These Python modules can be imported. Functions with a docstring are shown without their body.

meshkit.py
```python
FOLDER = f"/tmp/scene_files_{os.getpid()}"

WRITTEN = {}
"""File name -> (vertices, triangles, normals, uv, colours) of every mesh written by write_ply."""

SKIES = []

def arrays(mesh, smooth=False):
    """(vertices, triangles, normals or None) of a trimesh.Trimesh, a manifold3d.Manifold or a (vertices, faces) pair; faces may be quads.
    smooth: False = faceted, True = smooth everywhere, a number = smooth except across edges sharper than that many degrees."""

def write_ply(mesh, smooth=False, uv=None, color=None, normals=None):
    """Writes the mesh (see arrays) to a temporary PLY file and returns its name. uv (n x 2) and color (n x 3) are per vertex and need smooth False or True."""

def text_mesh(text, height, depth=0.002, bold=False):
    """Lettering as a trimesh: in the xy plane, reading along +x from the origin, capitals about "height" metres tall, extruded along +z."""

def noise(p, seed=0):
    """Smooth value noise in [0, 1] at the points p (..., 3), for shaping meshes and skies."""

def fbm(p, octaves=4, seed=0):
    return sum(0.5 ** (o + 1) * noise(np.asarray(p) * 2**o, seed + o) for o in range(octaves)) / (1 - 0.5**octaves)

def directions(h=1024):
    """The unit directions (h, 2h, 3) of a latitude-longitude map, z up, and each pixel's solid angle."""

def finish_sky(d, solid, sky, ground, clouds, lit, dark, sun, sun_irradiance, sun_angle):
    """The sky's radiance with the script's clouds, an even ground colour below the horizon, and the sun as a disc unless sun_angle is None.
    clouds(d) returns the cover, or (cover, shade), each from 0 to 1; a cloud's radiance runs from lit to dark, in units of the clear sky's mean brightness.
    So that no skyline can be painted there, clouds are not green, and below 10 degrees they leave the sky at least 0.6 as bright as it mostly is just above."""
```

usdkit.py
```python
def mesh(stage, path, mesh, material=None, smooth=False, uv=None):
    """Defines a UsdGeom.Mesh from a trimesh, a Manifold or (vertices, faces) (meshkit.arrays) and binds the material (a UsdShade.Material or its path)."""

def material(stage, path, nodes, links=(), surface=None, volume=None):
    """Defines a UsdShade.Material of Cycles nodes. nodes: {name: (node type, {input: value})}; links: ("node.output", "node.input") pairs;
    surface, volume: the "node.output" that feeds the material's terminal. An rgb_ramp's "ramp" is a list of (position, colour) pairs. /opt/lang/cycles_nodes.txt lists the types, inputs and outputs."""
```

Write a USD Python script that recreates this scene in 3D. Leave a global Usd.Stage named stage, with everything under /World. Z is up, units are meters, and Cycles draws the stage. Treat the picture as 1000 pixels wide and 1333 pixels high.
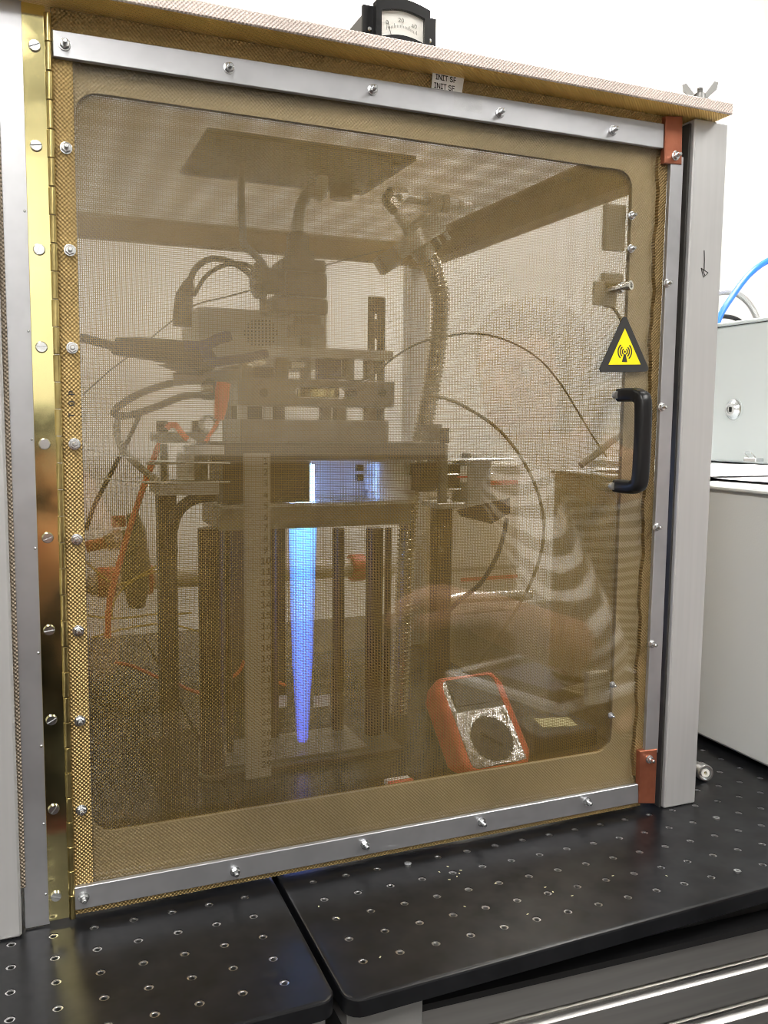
import math, numpy as np, trimesh, manifold3d as mf, usdkit, meshkit
from shapely.geometry import Polygon, Point, box as sbox, LineString
from shapely.ops import unary_union
from scipy.spatial.transform import Rotation as Ro
from pxr import Usd, UsdGeom, UsdLux, UsdShade, Sdf, Gf

stage = Usd.Stage.CreateInMemory()
UsdGeom.SetStageUpAxis(stage, UsdGeom.Tokens.z)
UsdGeom.SetStageMetersPerUnit(stage, 1.0)
world = UsdGeom.Xform.Define(stage, '/World')
stage.SetDefaultPrim(world.GetPrim())
UsdGeom.Scope.Define(stage, '/World/Looks')
Z0 = 0.9      # height of the optical table over the floor; everything below is measured from the table top

# ---------------------------------------------------------------- camera (solved from the 25 mm hole grid of the table)
F = 1135.217
R = Ro.from_rotvec([1.65236780, -0.319228963, 0.303367371]).as_matrix()
C = np.array([-0.18435788, -0.47227494, 0.33113492])
cam = UsdGeom.Camera.Define(stage, '/World/camera')
M = np.eye(4)
M[0, :3], M[1, :3], M[2, :3], M[3, :3] = R[0], -R[1], -R[2], C + [0, 0, Z0]
cam.AddTransformOp().Set(Gf.Matrix4d(*M.ravel().tolist()))
cam.CreateHorizontalApertureAttr(24.0)
cam.CreateVerticalApertureAttr(24.0 * 1333 / 1000)
cam.CreateFocalLengthAttr(24.0 * F / 1000)
cam.CreateClippingRangeAttr(Gf.Vec2f(0.004, 100))
cam.CreateExposureAttr(0.0)

# ---------------------------------------------------------------- light: dim even dome (never seen: the room is closed) and ceiling lamps, below with the room
LAMP = 22.0


def at(px, py, y):
    """The point of the plane at depth y that the photograph shows at this pixel."""
    d = R.T @ np.array([(px - 500) / F, (py - 666.5) / F, 1]); return C + (y - C[1]) / d[1] * d


def atz(px, py, z):
    d = R.T @ np.array([(px - 500) / F, (py - 666.5) / F, 1]); return C + (z - C[2]) / d[2] * d


def atx(px, py, x):
    d = R.T @ np.array([(px - 500) / F, (py - 666.5) / F, 1]); return C + (x - C[0]) / d[0] * d


# ---------------------------------------------------------------- helpers
used, LOC = {}, {}


def numbered(path):
    if path not in used:
        used[path] = 0; return path
    used[path] += 1
    return f'{path}_{used[path]:03d}'


def tag(prim, label=None, cat=None, group=None, kind=None):
    for k, v in (('label', label), ('category', cat), ('group', group), ('kind', kind)):
        if v: prim.SetCustomDataByKey(k, v)
    return prim


def thing(name, label, cat, loc=(0, 0, 0), group=None, kind=None):
    p = numbered('/World/' + name)
    x = UsdGeom.Xform.Define(stage, p)
    x.AddTranslateOp().Set(Gf.Vec3d(loc[0], loc[1], loc[2] + Z0))
    LOC[p] = np.array(loc, float)
    tag(x.GetPrim(), label, cat, group, kind)
    return p


def tri(mesh):
    if hasattr(mesh, 'to_mesh'):
        m = mesh.to_mesh(); return trimesh.Trimesh(m.vert_properties[:, :3], m.tri_verts, process=False)
    return mesh


def obj(name, mesh, mat, parent=None, label=None, cat=None, group=None, kind=None, smooth=35):
    """One Mesh prim; vertices are given from the table's origin."""
    if isinstance(mesh, (list, tuple)):
        mesh = trimesh.util.concatenate([tri(m) for m in mesh])
    mesh = tri(mesh)
    p = numbered((parent or '/World') + '/' + name)
    if parent:
        loc = LOC[parent]; v = np.array(mesh.vertices) - loc
    else:
        lo, hi = mesh.bounds
        loc = np.array([(lo[0] + hi[0]) / 2, (lo[1] + hi[1]) / 2, lo[2]]); v = np.array(mesh.vertices) - loc
    LOC[p] = loc
    g = usdkit.mesh(stage, p, trimesh.Trimesh(v, mesh.faces, process=False), mat, smooth=smooth)
    if not parent:
        g.AddTranslateOp().Set(Gf.Vec3d(loc[0], loc[1], loc[2] + Z0))
    tag(g.GetPrim(), label, cat, group, kind)
    return p


def struct(name, mesh, mat, label=None, smooth=False):
    return obj(name, mesh, mat, label=label, kind='structure', smooth=smooth)


def hull(pts): return mf.Manifold.hull_points(np.asarray(pts, np.float32))


def bx(x0, x1, y0, y1, z0, z1, c=0.0006):
    """Box with chamfered edges."""
    c = min(c, .3 * min(abs(x1 - x0), abs(y1 - y0), abs(z1 - z0)))
    P = []
    for X, sx in ((x0, 1), (x1, -1)):
        for Y, sy in ((y0, 1), (y1, -1)):
            for Z, sz in ((z0, 1), (z1, -1)):
                P += [(X + sx * c, Y + sy * c, Z), (X + sx * c, Y, Z + sz * c), (X, Y + sy * c, Z + sz * c)]
    return hull(P)


def rbox(cx, cy, cz, sx, sy, sz, r, n=12):
    """Rounded box."""
    s = mf.Manifold.sphere(r, n)
    return mf.Manifold.batch_hull([s.translate((cx + a * (sx / 2 - r), cy + b * (sy / 2 - r), cz + c * (sz / 2 - r))) for a in (-1, 1) for b in (-1, 1) for c in (-1, 1)])


def frame_from(axis):
    a = np.asarray(axis, float); a = a / np.linalg.norm(a)
    h = np.array([0, 0, 1.]) if abs(a[2]) < .9 else np.array([1., 0, 0])
    u = np.cross(h, a); u /= np.linalg.norm(u)
    return u, np.cross(a, u), a


def lathe(p0, axis, prof, n=20, rot=0.0):
    """prof: (distance along axis, radius) pairs; closed where the radius is 0."""
    u, v, a = frame_from(axis); p0 = np.asarray(p0, float)
    prof = [(prof[0][0], 0.0)] * int(prof[0][1] > 0) + list(prof) + [(prof[-1][0], 0.0)] * int(prof[-1][1] > 0)
    V, Fc, rings = [], [], []
    for d, r in prof:
        if r == 0:
            rings.append([len(V)]); V.append(p0 + a * d)
        else:
            rings.append(list(range(len(V), len(V) + n)))
            for k in range(n):
                t = 2 * math.pi * k / n + rot; V.append(p0 + a * d + r * (math.cos(t) * u + math.sin(t) * v))
    for A, B in zip(rings, rings[1:]):
        for k in range(n):
            if len(A) == 1 and len(B) == 1: continue
            if len(A) == 1: Fc.append((A[0], B[(k + 1) % n], B[k]))
            elif len(B) == 1: Fc.append((A[k], A[(k + 1) % n], B[0]))
            else: Fc += [(A[k], A[(k + 1) % n], B[(k + 1) % n]), (A[k], B[(k + 1) % n], B[k])]
    return trimesh.Trimesh(V, Fc, process=False)


def cyl(p0, p1, r, r1=None, n=20, c=0.0, rot=0.0):
    p0, p1 = np.asarray(p0, float), np.asarray(p1, float); L = np.linalg.norm(p1 - p0); r1 = r if r1 is None else r1
    pr = [(0, r), (L, r1)] if not c else [(0, r - c), (c, r), (L - c, r1), (L, r1 - c)]
    return lathe(p0, p1 - p0, pr, n, rot)


def ring(p0, axis, r_in, r_out, L, n=24):
    u, v, a = frame_from(axis); p0 = np.asarray(p0, float); V, Fc = [], []
    pr = [(0, r_in), (0, r_out), (L, r_out), (L, r_in)]
    for d, r in pr:
        for k in range(n):
            t = 2 * math.pi * k / n; V.append(p0 + a * d + r * (math.cos(t) * u + math.sin(t) * v))
    for i in range(4):
        j = (i + 1) % 4
        for k in range(n):
            k2 = (k + 1) % n; Fc += [(i * n + k, i * n + k2, j * n + k2), (i * n + k, j * n + k2, j * n + k)]
    return trimesh.Trimesh(V, Fc, process=False)


def spline(pts, per=10):
    P = np.asarray(pts, float); P = np.vstack([2 * P[0] - P[1], P, 2 * P[-1] - P[-2]]); out = []
    for i in range(1, len(P) - 2):
        p0, p1, p2, p3 = P[i - 1:i + 3]
        for t in np.linspace(0, 1, per, endpoint=False):
            out.append(.5 * (2 * p1 + (p2 - p0) * t + (2 * p0 - 5 * p1 + 4 * p2 - p3) * t * t + (3 * p1 - p0 - 3 * p2 + p3) * t ** 3))
    return np.array(out + [P[-2]])


def sweep(p, r, n=8, caps=True):
    """Tube along a polyline; r a number or one radius per point."""
    p = np.asarray(p, float); r = np.broadcast_to(r, (len(p),)); t = np.gradient(p, axis=0); t /= np.linalg.norm(t, axis=1, keepdims=True) + 1e-12
    u = frame_from(t[0])[0]; V = []
    for i in range(len(p)):
        u = u - t[i] * (u @ t[i]); u /= np.linalg.norm(u) + 1e-12; w = np.cross(t[i], u)
        a = np.arange(n) * 2 * np.pi / n
        V.append(p[i] + r[i] * (np.cos(a)[:, None] * u + np.sin(a)[:, None] * w))
    V = np.vstack(V); Fc = []
    for i in range(len(p) - 1):
        for k in range(n):
            k2 = (k + 1) % n; Fc += [(i * n + k, i * n + k2, (i + 1) * n + k2), (i * n + k, (i + 1) * n + k2, (i + 1) * n + k)]
    if caps:
        e = len(V); V = np.vstack([V, p[0], p[-1]]); L = (len(p) - 1) * n
        for k in range(n):
            k2 = (k + 1) % n; Fc += [(e, k2, k), (e + 1, L + k, L + k2)]
    return trimesh.Trimesh(V, Fc, process=False)


def tube(pts, r, n=8, per=8): return sweep(spline(pts, per), r, n)


def extr(poly, depth, o, ux, uy):
    """Extrudes a shapely polygon (metres) from o along ux x uy, in the plane of ux and uy."""
    ux, uy = np.asarray(ux, float), np.asarray(uy, float); un = np.cross(ux, uy)
    gs = [trimesh.creation.extrude_polygon(g, depth, engine='earcut') for g in getattr(poly, 'geoms', [poly])]
    m = trimesh.util.concatenate(gs); v = np.array(m.vertices)
    return trimesh.Trimesh(np.asarray(o) + v[:, :1] * ux + v[:, 1:2] * uy + v[:, 2:] * un, m.faces, process=False)


def extr_front(poly, y, depth):
    """A polygon of (x, z) at the front plane y, thickness going back."""
    m = extr(poly, depth, (0, 0, 0), (1, 0, 0), (0, 0, 1)); v = np.array(m.vertices); v[:, 1] += y + depth   # un = -y
    return trimesh.Trimesh(v, m.faces, process=False)


def text(s, h, o, ux, uy, depth=.0002, bold=False):
    m = meshkit.text_mesh(s, h, depth, bold); v = np.array(m.vertices); ux, uy = np.asarray(ux, float), np.asarray(uy, float)
    return trimesh.Trimesh(np.asarray(o) + v[:, :1] * ux + v[:, 1:2] * uy + v[:, 2:] * np.cross(ux, uy), m.faces, process=False)


def rrect(x0, x1, z0, z1, r): return sbox(x0 + r, z0 + r, x1 - r, z1 - r).buffer(r, 6)


def moved(m, Rm, o):
    v = np.array(tri(m).vertices); return trimesh.Trimesh(v @ np.asarray(Rm).T + o, tri(m).faces, process=False)


# ---------------------------------------------------------------- materials
def pm(name, col, rough=.5, metal=0.0, spec=.5, var=0.0, vscale=20, bump=0.0, bscale=200, trans=0.0, coat=0.0, stretch=None, rvar=0.0):
    n = {'p': ('principled_bsdf', {'base_color': col, 'roughness': rough, 'metallic': metal, 'specular_ior_level': spec, 'transmission_weight': trans, 'coat_weight': coat})}
    l = []
    if var or bump or rvar:
        n['g'] = ('geometry', {}); n['m'] = ('mapping', {'scale': stretch or (1, 1, 1)}); l.append(('g.position', 'm.vector'))
    if var or rvar:
        n['n'] = ('noise_texture', {'scale': vscale, 'detail': 4.0}); l.append(('m.vector', 'n.vector'))
    if var:
        n['r'] = ('rgb_ramp', {'ramp': [(.3, tuple(c * (1 - var) for c in col)), (.7, tuple(min(1, c * (1 + var)) for c in col))]}); l += [('n.fac', 'r.fac'), ('r.color', 'p.base_color')]
    if rvar:
        n['q'] = ('map_range', {'from_min': .3, 'from_max': .7, 'to_min': max(.02, rough - rvar), 'to_max': rough + rvar}); l += [('n.fac', 'q.value'), ('q.result', 'p.roughness')]
    if bump:
        n['n2'] = ('noise_texture', {'scale': bscale, 'detail': 3.0}); n['b'] = ('bump', {'strength': bump, 'distance': .001}); l += [('m.vector', 'n2.vector'), ('n2.fac', 'b.height'), ('b.normal', 'p.normal')]
    return usdkit.material(stage, '/World/Looks/' + name, n, l, surface='p.BSDF')


def weave(name, axes, col=(.26, .17, .042), pitch=.00125, wire=.42, rough=.42, solid=False, tilt=.0003, metal=.7):
    """Woven wire cloth: crossing wires over open cells."""
    n = {'g': ('geometry', {}), 's': ('separate_xyz', {}), 'p': ('principled_bsdf', {'base_color': col, 'roughness': rough, 'metallic': metal}), 't': ('transparent_bsdf', {}), 'mx': ('math', {'math_type': 'maximum'}),
         'mh': ('math', {'math_type': 'multiply'}), 'b': ('bump', {'strength': 1.0, 'distance': tilt}), 'mix': ('mix_closure', {}),
         'nz': ('noise_texture', {'scale': 9.0, 'detail': 3.0}), 'rr': ('rgb_ramp', {'ramp': [(.3, tuple(c * .8 for c in col)), (.7, tuple(min(1, c * 1.15) for c in col))]})}
    l = [('g.position', 's.vector'), ('g.position', 'nz.vector'), ('nz.fac', 'rr.fac'), ('rr.color', 'p.base_color')]
    for i, a in enumerate(axes):
        n[f'k{i}'] = ('math', {'math_type': 'multiply', 'value2': 1 / pitch}); n[f'f{i}'] = ('math', {'math_type': 'fraction'}); n[f'd{i}'] = ('math', {'math_type': 'subtract', 'value2': .5})
        n[f'a{i}'] = ('math', {'math_type': 'absolute'}); n[f'r{i}'] = ('map_range', {'from_min': wire / 2 + .05, 'from_max': wire / 2 - .05, 'to_min': 0.0, 'to_max': 1.0, 'clamp': True})
        n[f'w{i}'] = ('math', {'math_type': 'multiply', 'value2': math.pi / pitch}); n[f'c{i}'] = ('math', {'math_type': 'sine'})
        l += [(f's.{a}', f'k{i}.value1'), (f'k{i}.value', f'f{i}.value1'), (f'f{i}.value', f'd{i}.value1'), (f'd{i}.value', f'a{i}.value1'), (f'a{i}.value', f'r{i}.value'),
              (f's.{a}', f'w{i}.value1'), (f'w{i}.value', f'c{i}.value1'), (f'c{i}.value', f'mh.value{i + 1}'), (f'r{i}.result', f'mx.value{i + 1}')]
    l += [('mh.value', 'b.height'), ('b.normal', 'p.normal'), ('mx.value', 'mix.fac'), ('t.BSDF', 'mix.closure1'), ('p.BSDF', 'mix.closure2')]
    return usdkit.material(stage, '/World/Looks/' + name, n, l, surface='p.BSDF' if solid else 'mix.closure')


def clear(name, ior=1.49, tint=(.97, .97, .96), rough=0.02, boost=0.0):
    n = {'t': ('transparent_bsdf', {'color': tint}), 'g': ('glossy_bsdf', {'color': (1, 1, 1), 'roughness': rough}), 'f': ('fresnel', {}), 'm': ('mix_closure', {}), 'q': ('geometry', {}), 'i': ('map_range', {'to_min': ior, 'to_max': 1 / ior})}
    l = [('q.backfacing', 'i.value'), ('i.result', 'f.IOR'), ('f.fac', 'm.fac'), ('t.BSDF', 'm.closure1'), ('g.BSDF', 'm.closure2')]
    return usdkit.material(stage, '/World/Looks/' + name, n, l, surface='m.closure')


def emit(name, col, k):
    return usdkit.material(stage, '/World/Looks/' + name, {'e': ('emission', {'color': col, 'strength': k})}, [], surface='e.emission')


m_wall = pm('white_wall_paint', (.86, .85, .82), .6, bump=.05, bscale=300)
m_ceiling = pm('white_ceiling_paint', (.85, .85, .83), .8)
m_floor = pm('dark_grey_floor', (.09, .088, .085), .45, var=.1)
m_lamp = emit('lamp_diffuser', (1, .97, .92), LAMP)
m_alu = pm('brushed_aluminium', (.62, .62, .63), .36, .85, var=.04, vscale=60, stretch=(1, 1, .1), rvar=.03)
m_alu_strip = pm('aluminium_strip', (.44, .445, .47), .36, .8, var=.03, vscale=40, rvar=.02)
m_post = pm('grey_anodised_post', (.45, .45, .455), .42, .4, var=.03, vscale=60, stretch=(4, 4, .15), bump=.03)
m_brass = pm('polished_brass', (.84, .75, .38), .10, 1.0, var=.06, vscale=40, rvar=.05)
m_brass_old = pm('worn_brass', (.50, .40, .17), .25, 1.0, var=.25, vscale=90)
m_copper = pm('copper_tape', (.30, .10, .055), .38, .65, var=.18, vscale=60, bump=.3, bscale=180)
m_zinc = pm('zinc_bolt', (.68, .70, .72), .22, 1.0)
m_black = pm('black_anodised_board', (.007, .0075, .009),   .27, 0.0, spec=.3, var=.2, vscale=30, rvar=.03, bump=.02, bscale=900)
m_blackedge = pm('black_void', (.006, .006, .007), .5)
m_handle = pm('black_plastic', (.008, .008, .009), .32, spec=.3, bump=.03, bscale=600)
m_gray_block = pm('grey_support_block', (.24, .24, .24), .5, .3, bump=.1, bscale=500)
m_profile = pm('silver_profile', (.39, .385, .38), .34, .85, var=.07, vscale=30, stretch=(.05, 6, 6))
m_cabinet = pm('light_grey_enamel', (.61, .635, .645), .45, bump=.15, bscale=500)
m_cabinet2 = pm('pale_blue_grey_enamel', (.66, .715, .735), .4, bump=.08, bscale=500)
m_paper = pm('white_paper', (.85, .85, .86), .7)
m_ink = pm('black_ink', (.02, .02, .02), .6)
m_inkgrey = pm('grey_ink', (.16, .16, .16), .6)
m_yellow = pm('sign_yellow', (.90, .72, .0), .45)
m_steel = pm('dark_steel', (.20, .19, .17), .40, .6, var=.15, vscale=50, rvar=.1)
m_steel_d = pm('blackened_steel', (.05, .047, .043), .45, .4, var=.2, vscale=50)
m_steel_l = pm('satin_steel', (.55, .54, .51), .34, .8, var=.08, vscale=50, rvar=.08)
m_rod = pm('dark_polished_rod', (.07, .065, .06), .22, .7)
m_chrome = pm('bright_steel', (.78, .77, .74), .16, 1.0)
m_cast = pm('dull_cast_metal', (.15, .135, .11), .45, .5, var=.2, vscale=60, bump=.1)
m_boxgrey = pm('grey_instrument_paint', (.36, .35, .33), .5, .1, bump=.06, bscale=500)
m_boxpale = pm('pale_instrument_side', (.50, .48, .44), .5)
m_rubber = pm('black_rubber', (.02, .02, .022), .5)
m_cablegrey = pm('dark_grey_cable', (.055, .052, .046), .5)
m_cablepale = pm('pale_grey_cable', (.30, .28, .23), .5)
m_blue = pm('dark_blue_plastic', (.03, .035, .10), .4)
m_bluetube = pm('bright_blue_tube', (.03, .19, .85), .25, spec=.7)
m_orange = pm('orange_cable', (.75, .15, .04), .4)
m_red = pm('red_plastic', (.60, .06, .03), .4)
m_meterred = pm('orange_red_holster', (.65, .10, .035), .45)
m_foil = pm('crumpled_foil', (.72, .71, .68), .2, 1.0, bump=1.0, bscale=160)
m_screen = pm('dark_screen', (.05, .055, .05), .25)
m_dial = pm('dial_grey', (.045, .045, .04), .5)
m_white = pm('white_plastic', (.75, .74, .70), .4)
m_whitepipe = pm('white_pipe', (.62, .60, .56), .35)
m_note = pm('yellow_note', (.55, .52, .30), .8)
m_yellowwire = pm('yellow_wire', (.55, .36, .03), .45)
m_scale = pm('grey_scale_strip', (.36, .34, .31), .5, .2)
m_brownwood = pm('brown_rail', (.20, .125, .045), .6, var=.2, vscale=30)
m_frame = weave('cloth_over_frame', ('x', 'z'), col=(.27, .205, .105), solid=True, rough=.5, tilt=.00022, metal=.25)
m_bracket = pm('clear_grey_plastic', (.42, .40, .34), .35)
m_braid = weave('steel_braid', ('x', 'z'), (.6, .6, .6), .0016, .6, .3, solid=True)
w_front = weave('brass_cloth_front', ('x', 'z'), wire=.33)
w_fray = weave('frayed_cloth_edge', ('x', 'z'), col=(.24, .165, .07), solid=True, tilt=.0005)
w_hem = weave('brass_cloth_hem', ('x', 'z'), col=(.40, .285, .12), solid=True, tilt=.0004, pitch=.0013)
w_lid = weave('brass_cloth_lid', ('x', 'y'), wire=.34)
w_lidsolid = weave('brass_cloth_lid_fold', ('x', 'y'), col=(.85, .55, .15), solid=True, tilt=.0004, metal=.35)
w_side = weave('brass_cloth_side', ('y', 'z'), col=(.5, .37, .15), wire=.24)
w_back = weave('brass_cloth_back', ('x', 'z'), wire=.24)
w_pink = weave('cloth_lid_edge', ('x', 'z'), col=(.62, .53, .49), solid=True, rough=.5, tilt=.00025, metal=.4)
w_band = weave('cloth_grey_band', ('x', 'z'), col=(.30, .25, .19), solid=True, rough=.5, tilt=.0005, metal=.4)
m_pane = clear('acrylic_pane', 1.585, (.985, .982, .968), .012)
m_film = clear('clear_film', 1.6, (.9, .9, .9), .12)
m_tape = clear('clear_tape', 1.12, (.985, .985, .98), .2)

# ================================================================ ROOM
def wallbox(*a): return bx(*a, c=0)


X0, X1, Y0, Y1, ZF, ZC = -2.4, 3.2, -3.7, 1.45, -Z0, 1.75
struct('floor', wallbox(X0, X1, Y0, Y1, ZF - .1, ZF), m_floor)
struct('wall_back', wallbox(X0, X1, Y1, Y1 + .1, ZF, ZC), m_wall)
struct('wall_front', wallbox(X0, X1, Y0 - .1, Y0, ZF, ZC), m_wall)
struct('wall_left', wallbox(X0 - .1, X0, Y0, Y1, ZF, ZC), m_wall)
struct('wall_right', wallbox(X1, X1 + .1, Y0, Y1, ZF, ZC), m_wall)
struct('ceiling', wallbox(X0, X1, Y0, Y1, ZC, ZC + .1), m_ceiling)
for lx, ly, lab in ((-.55, -2.75, 'white ceiling light panel deeper in the room, mirrored by the brass hinge'), (-.55, -1.15, 'white ceiling light panel in front of the mesh cage'), (1.35, -1.15, 'white ceiling light panel over the right of the room, near the front'), (1.0, .75, 'white ceiling light panel above the grey boxes near the back wall')):
    t = thing('ceiling_light', lab, 'light', (lx, ly, ZC - .03), group=None)
    obj('diffuser', bx(lx - .28, lx + .28, ly - .58, ly + .58, ZC - .03, ZC - .022), m_lamp, t)
    fr = [bx(lx - .30, lx + .30, ly + s * .59 - .01, ly + s * .59 + .01, ZC - .034, ZC) for s in (-1, 1)] + [bx(lx + s * .29 - .01, lx + s * .29 + .01, ly - .6, ly + .6, ZC - .034, ZC) for s in (-1, 1)]
    obj('frame', fr, m_white, t, smooth=False)

# bench along the far side of the room, behind the camera: what the lower half of the acrylic pane mirrors
t = thing('lab_bench', 'long dark lab bench across the room, mirrored darkly low in the pane', 'bench', (.4, Y0 + .4, ZF))
m_bench = pm('dark_bench_laminate', (.045, .042, .038), .5)
obj('carcass', bx(X0 + .02, X1 - .02, Y0 + .02, Y0 + .74, ZF, .12, .004), m_bench, t)
obj('worktop', bx(X0 + .01, X1 - .01, Y0 + .01, Y0 + .78, .1205, .150, .004), pm('dark_worktop', (.03, .03, .032), .35), t)
nb = 7
for i in range(nb):
    w_ = (X1 - X0 - .04) / nb; xa_ = X0 + .02 + i * w_
    obj('cabinet_door', bx(xa_ + .006, xa_ + w_ - .006, Y0 + .7405, Y0 + .758, ZF + .1, .09, .002), m_bench, t)

# ================================================================ OPTICAL TABLE
TB = .90


def board(name, label, outline, holes, cut_r=.0030):
    from shapely.geometry.polygon import orient
    outline = orient(outline)
    m = mf.CrossSection([np.array(outline.exterior.coords)[:-1].tolist()]).extrude(.0115).translate((0, 0, -.0115))
    # rounded top edge: stack of insets
    tops = mf.CrossSection([np.array(orient(outline.buffer(-.0016)).exterior.coords)[:-1].tolist()]).extrude(.0001)
    low = mf.CrossSection([np.array(outline.exterior.coords)[:-1].tolist()]).extrude(.0001)
    body = mf.CrossSection([np.array(outline.exterior.coords)[:-1].tolist()]).extrude(.010).translate((0, 0, -.0115))
    mid = mf.CrossSection([np.array(orient(outline.buffer(-.0005)).exterior.coords)[:-1].tolist()]).extrude(.0001)
    cap = mf.Manifold.batch_hull([tops.translate((0, 0, -.0001)), mid.translate((0, 0, -.0006)), low.translate((0, 0, -.0016))])
    m = body + cap
    cuts = [mf.Manifold.cylinder(.02, cut_r, cut_r, 14).translate((x, y, -.010)) for x, y in holes]
    m = m - mf.Manifold.batch_boolean(cuts, mf.OpType.Add)
    t = thing(name, label, 'breadboard', (float(np.mean(outline.bounds[::2])), outline.bounds[1], -.0115))
    obj('board', m, m_black, t, smooth=25)
    for x, y in holes:
        prof = [(0, .0022), (.0014, .0030), (.0014, .0022)]
        obj('threaded_insert', [ring((x, y, -.0060), (0, 0, 1), .0019, .00296, .0052, 12), ring((x, y, -.0016), (0, 0, 1), .0021, .0029, .0012, 12)], m_insert, t, smooth=30)
    return t


m_insert = pm('steel_insert', (.72, .72, .73), .25, 1.0)
hr = [(i * .025, j * .025) for i in range(0, 15) for j in range(0, 5)] + [(i * .025, j * .025) for i in range(14, 19) for j in range(1, 9) if not (i == 14 and j < 5)]
hr = [h for h in hr if not (h[0] > .44 and h[1] > .22)]
hl = [(-.0508 - i * .025, -.0024 + j * .025) for i in range(0, 7) for j in range(0, 5)]
oR = Polygon([(-.0222, -.0335), (1.5, -.000), (1.5, TB), (-.0222, TB)]).buffer(-.011).buffer(.011, 5)
oL = Polygon([(-.62, -.0300), (-.0262, -.0275), (-.0238, TB), (-.62, TB)]).buffer(-.010).buffer(.010, 5)
board('optical_breadboard', 'black optical breadboard with a grid of tapped holes, under the right of the cage', oR, hr)
board('optical_breadboard', 'black optical breadboard left of the seam, with tapped holes, rounded corner at bottom', oL, hl)
# screws left in some holes
for (px, py, lab) in ((531, 1125, 'bright silver screw in a table hole, just in front of the door'), (933, 1065, 'silver screw in a table hole right of the cage post'), (960, 1134, 'silver screw in a table hole near the right front table edge')):
    q = atz(px, py, .001); t = thing('cap_screw', lab, 'screw', (q[0], q[1], 0))
    s = mf.Manifold.cylinder(.0016, .0026, .0026, 18) - mf.Manifold.cylinder(.01, .0013, .0013, 6).translate((0, 0, .0006))
    obj('screw_head', s.translate((q[0], q[1], 0)), m_zinc, t); obj('screw_shank', cyl((q[0], q[1], -.005), (q[0], q[1], 0), .0018, n=10), m_zinc, t)
# paint chips, scratches
ch = []
rng = np.random.RandomState(3)
for px, py in ((572, 1135), (583, 1128), (595, 1141), (598, 1137), (585, 1145), (600, 1133), (687, 1190), (645, 1150), (710, 1155), (720, 1161), (745, 1166), (415, 1180), (440, 1195), (495, 1246), (605, 1180), (868, 1140), (798, 1140)):
    q = atz(px, py, 0); a = rng.rand() * 3
    ch.append(bx(-.0009, .0009, -.0004, .0004, 0, .00012, .00002).rotate((0, 0, a * 57)).translate((q[0], q[1], 0)))
obj('paint_fleck', ch, pm('pale_flecks', (.6, .58, .36), .6), label='pale paint flecks scattered on the black breadboard', cat='paint flecks', kind='stuff')
# below the boards
t = thing('table_frame', 'silver aluminium profile table frame below the black breadboards', 'table', (.3, .4, ZF))


def prof_pt(s, z): return np.array([-.62, .0045, 0]) + 0


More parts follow.
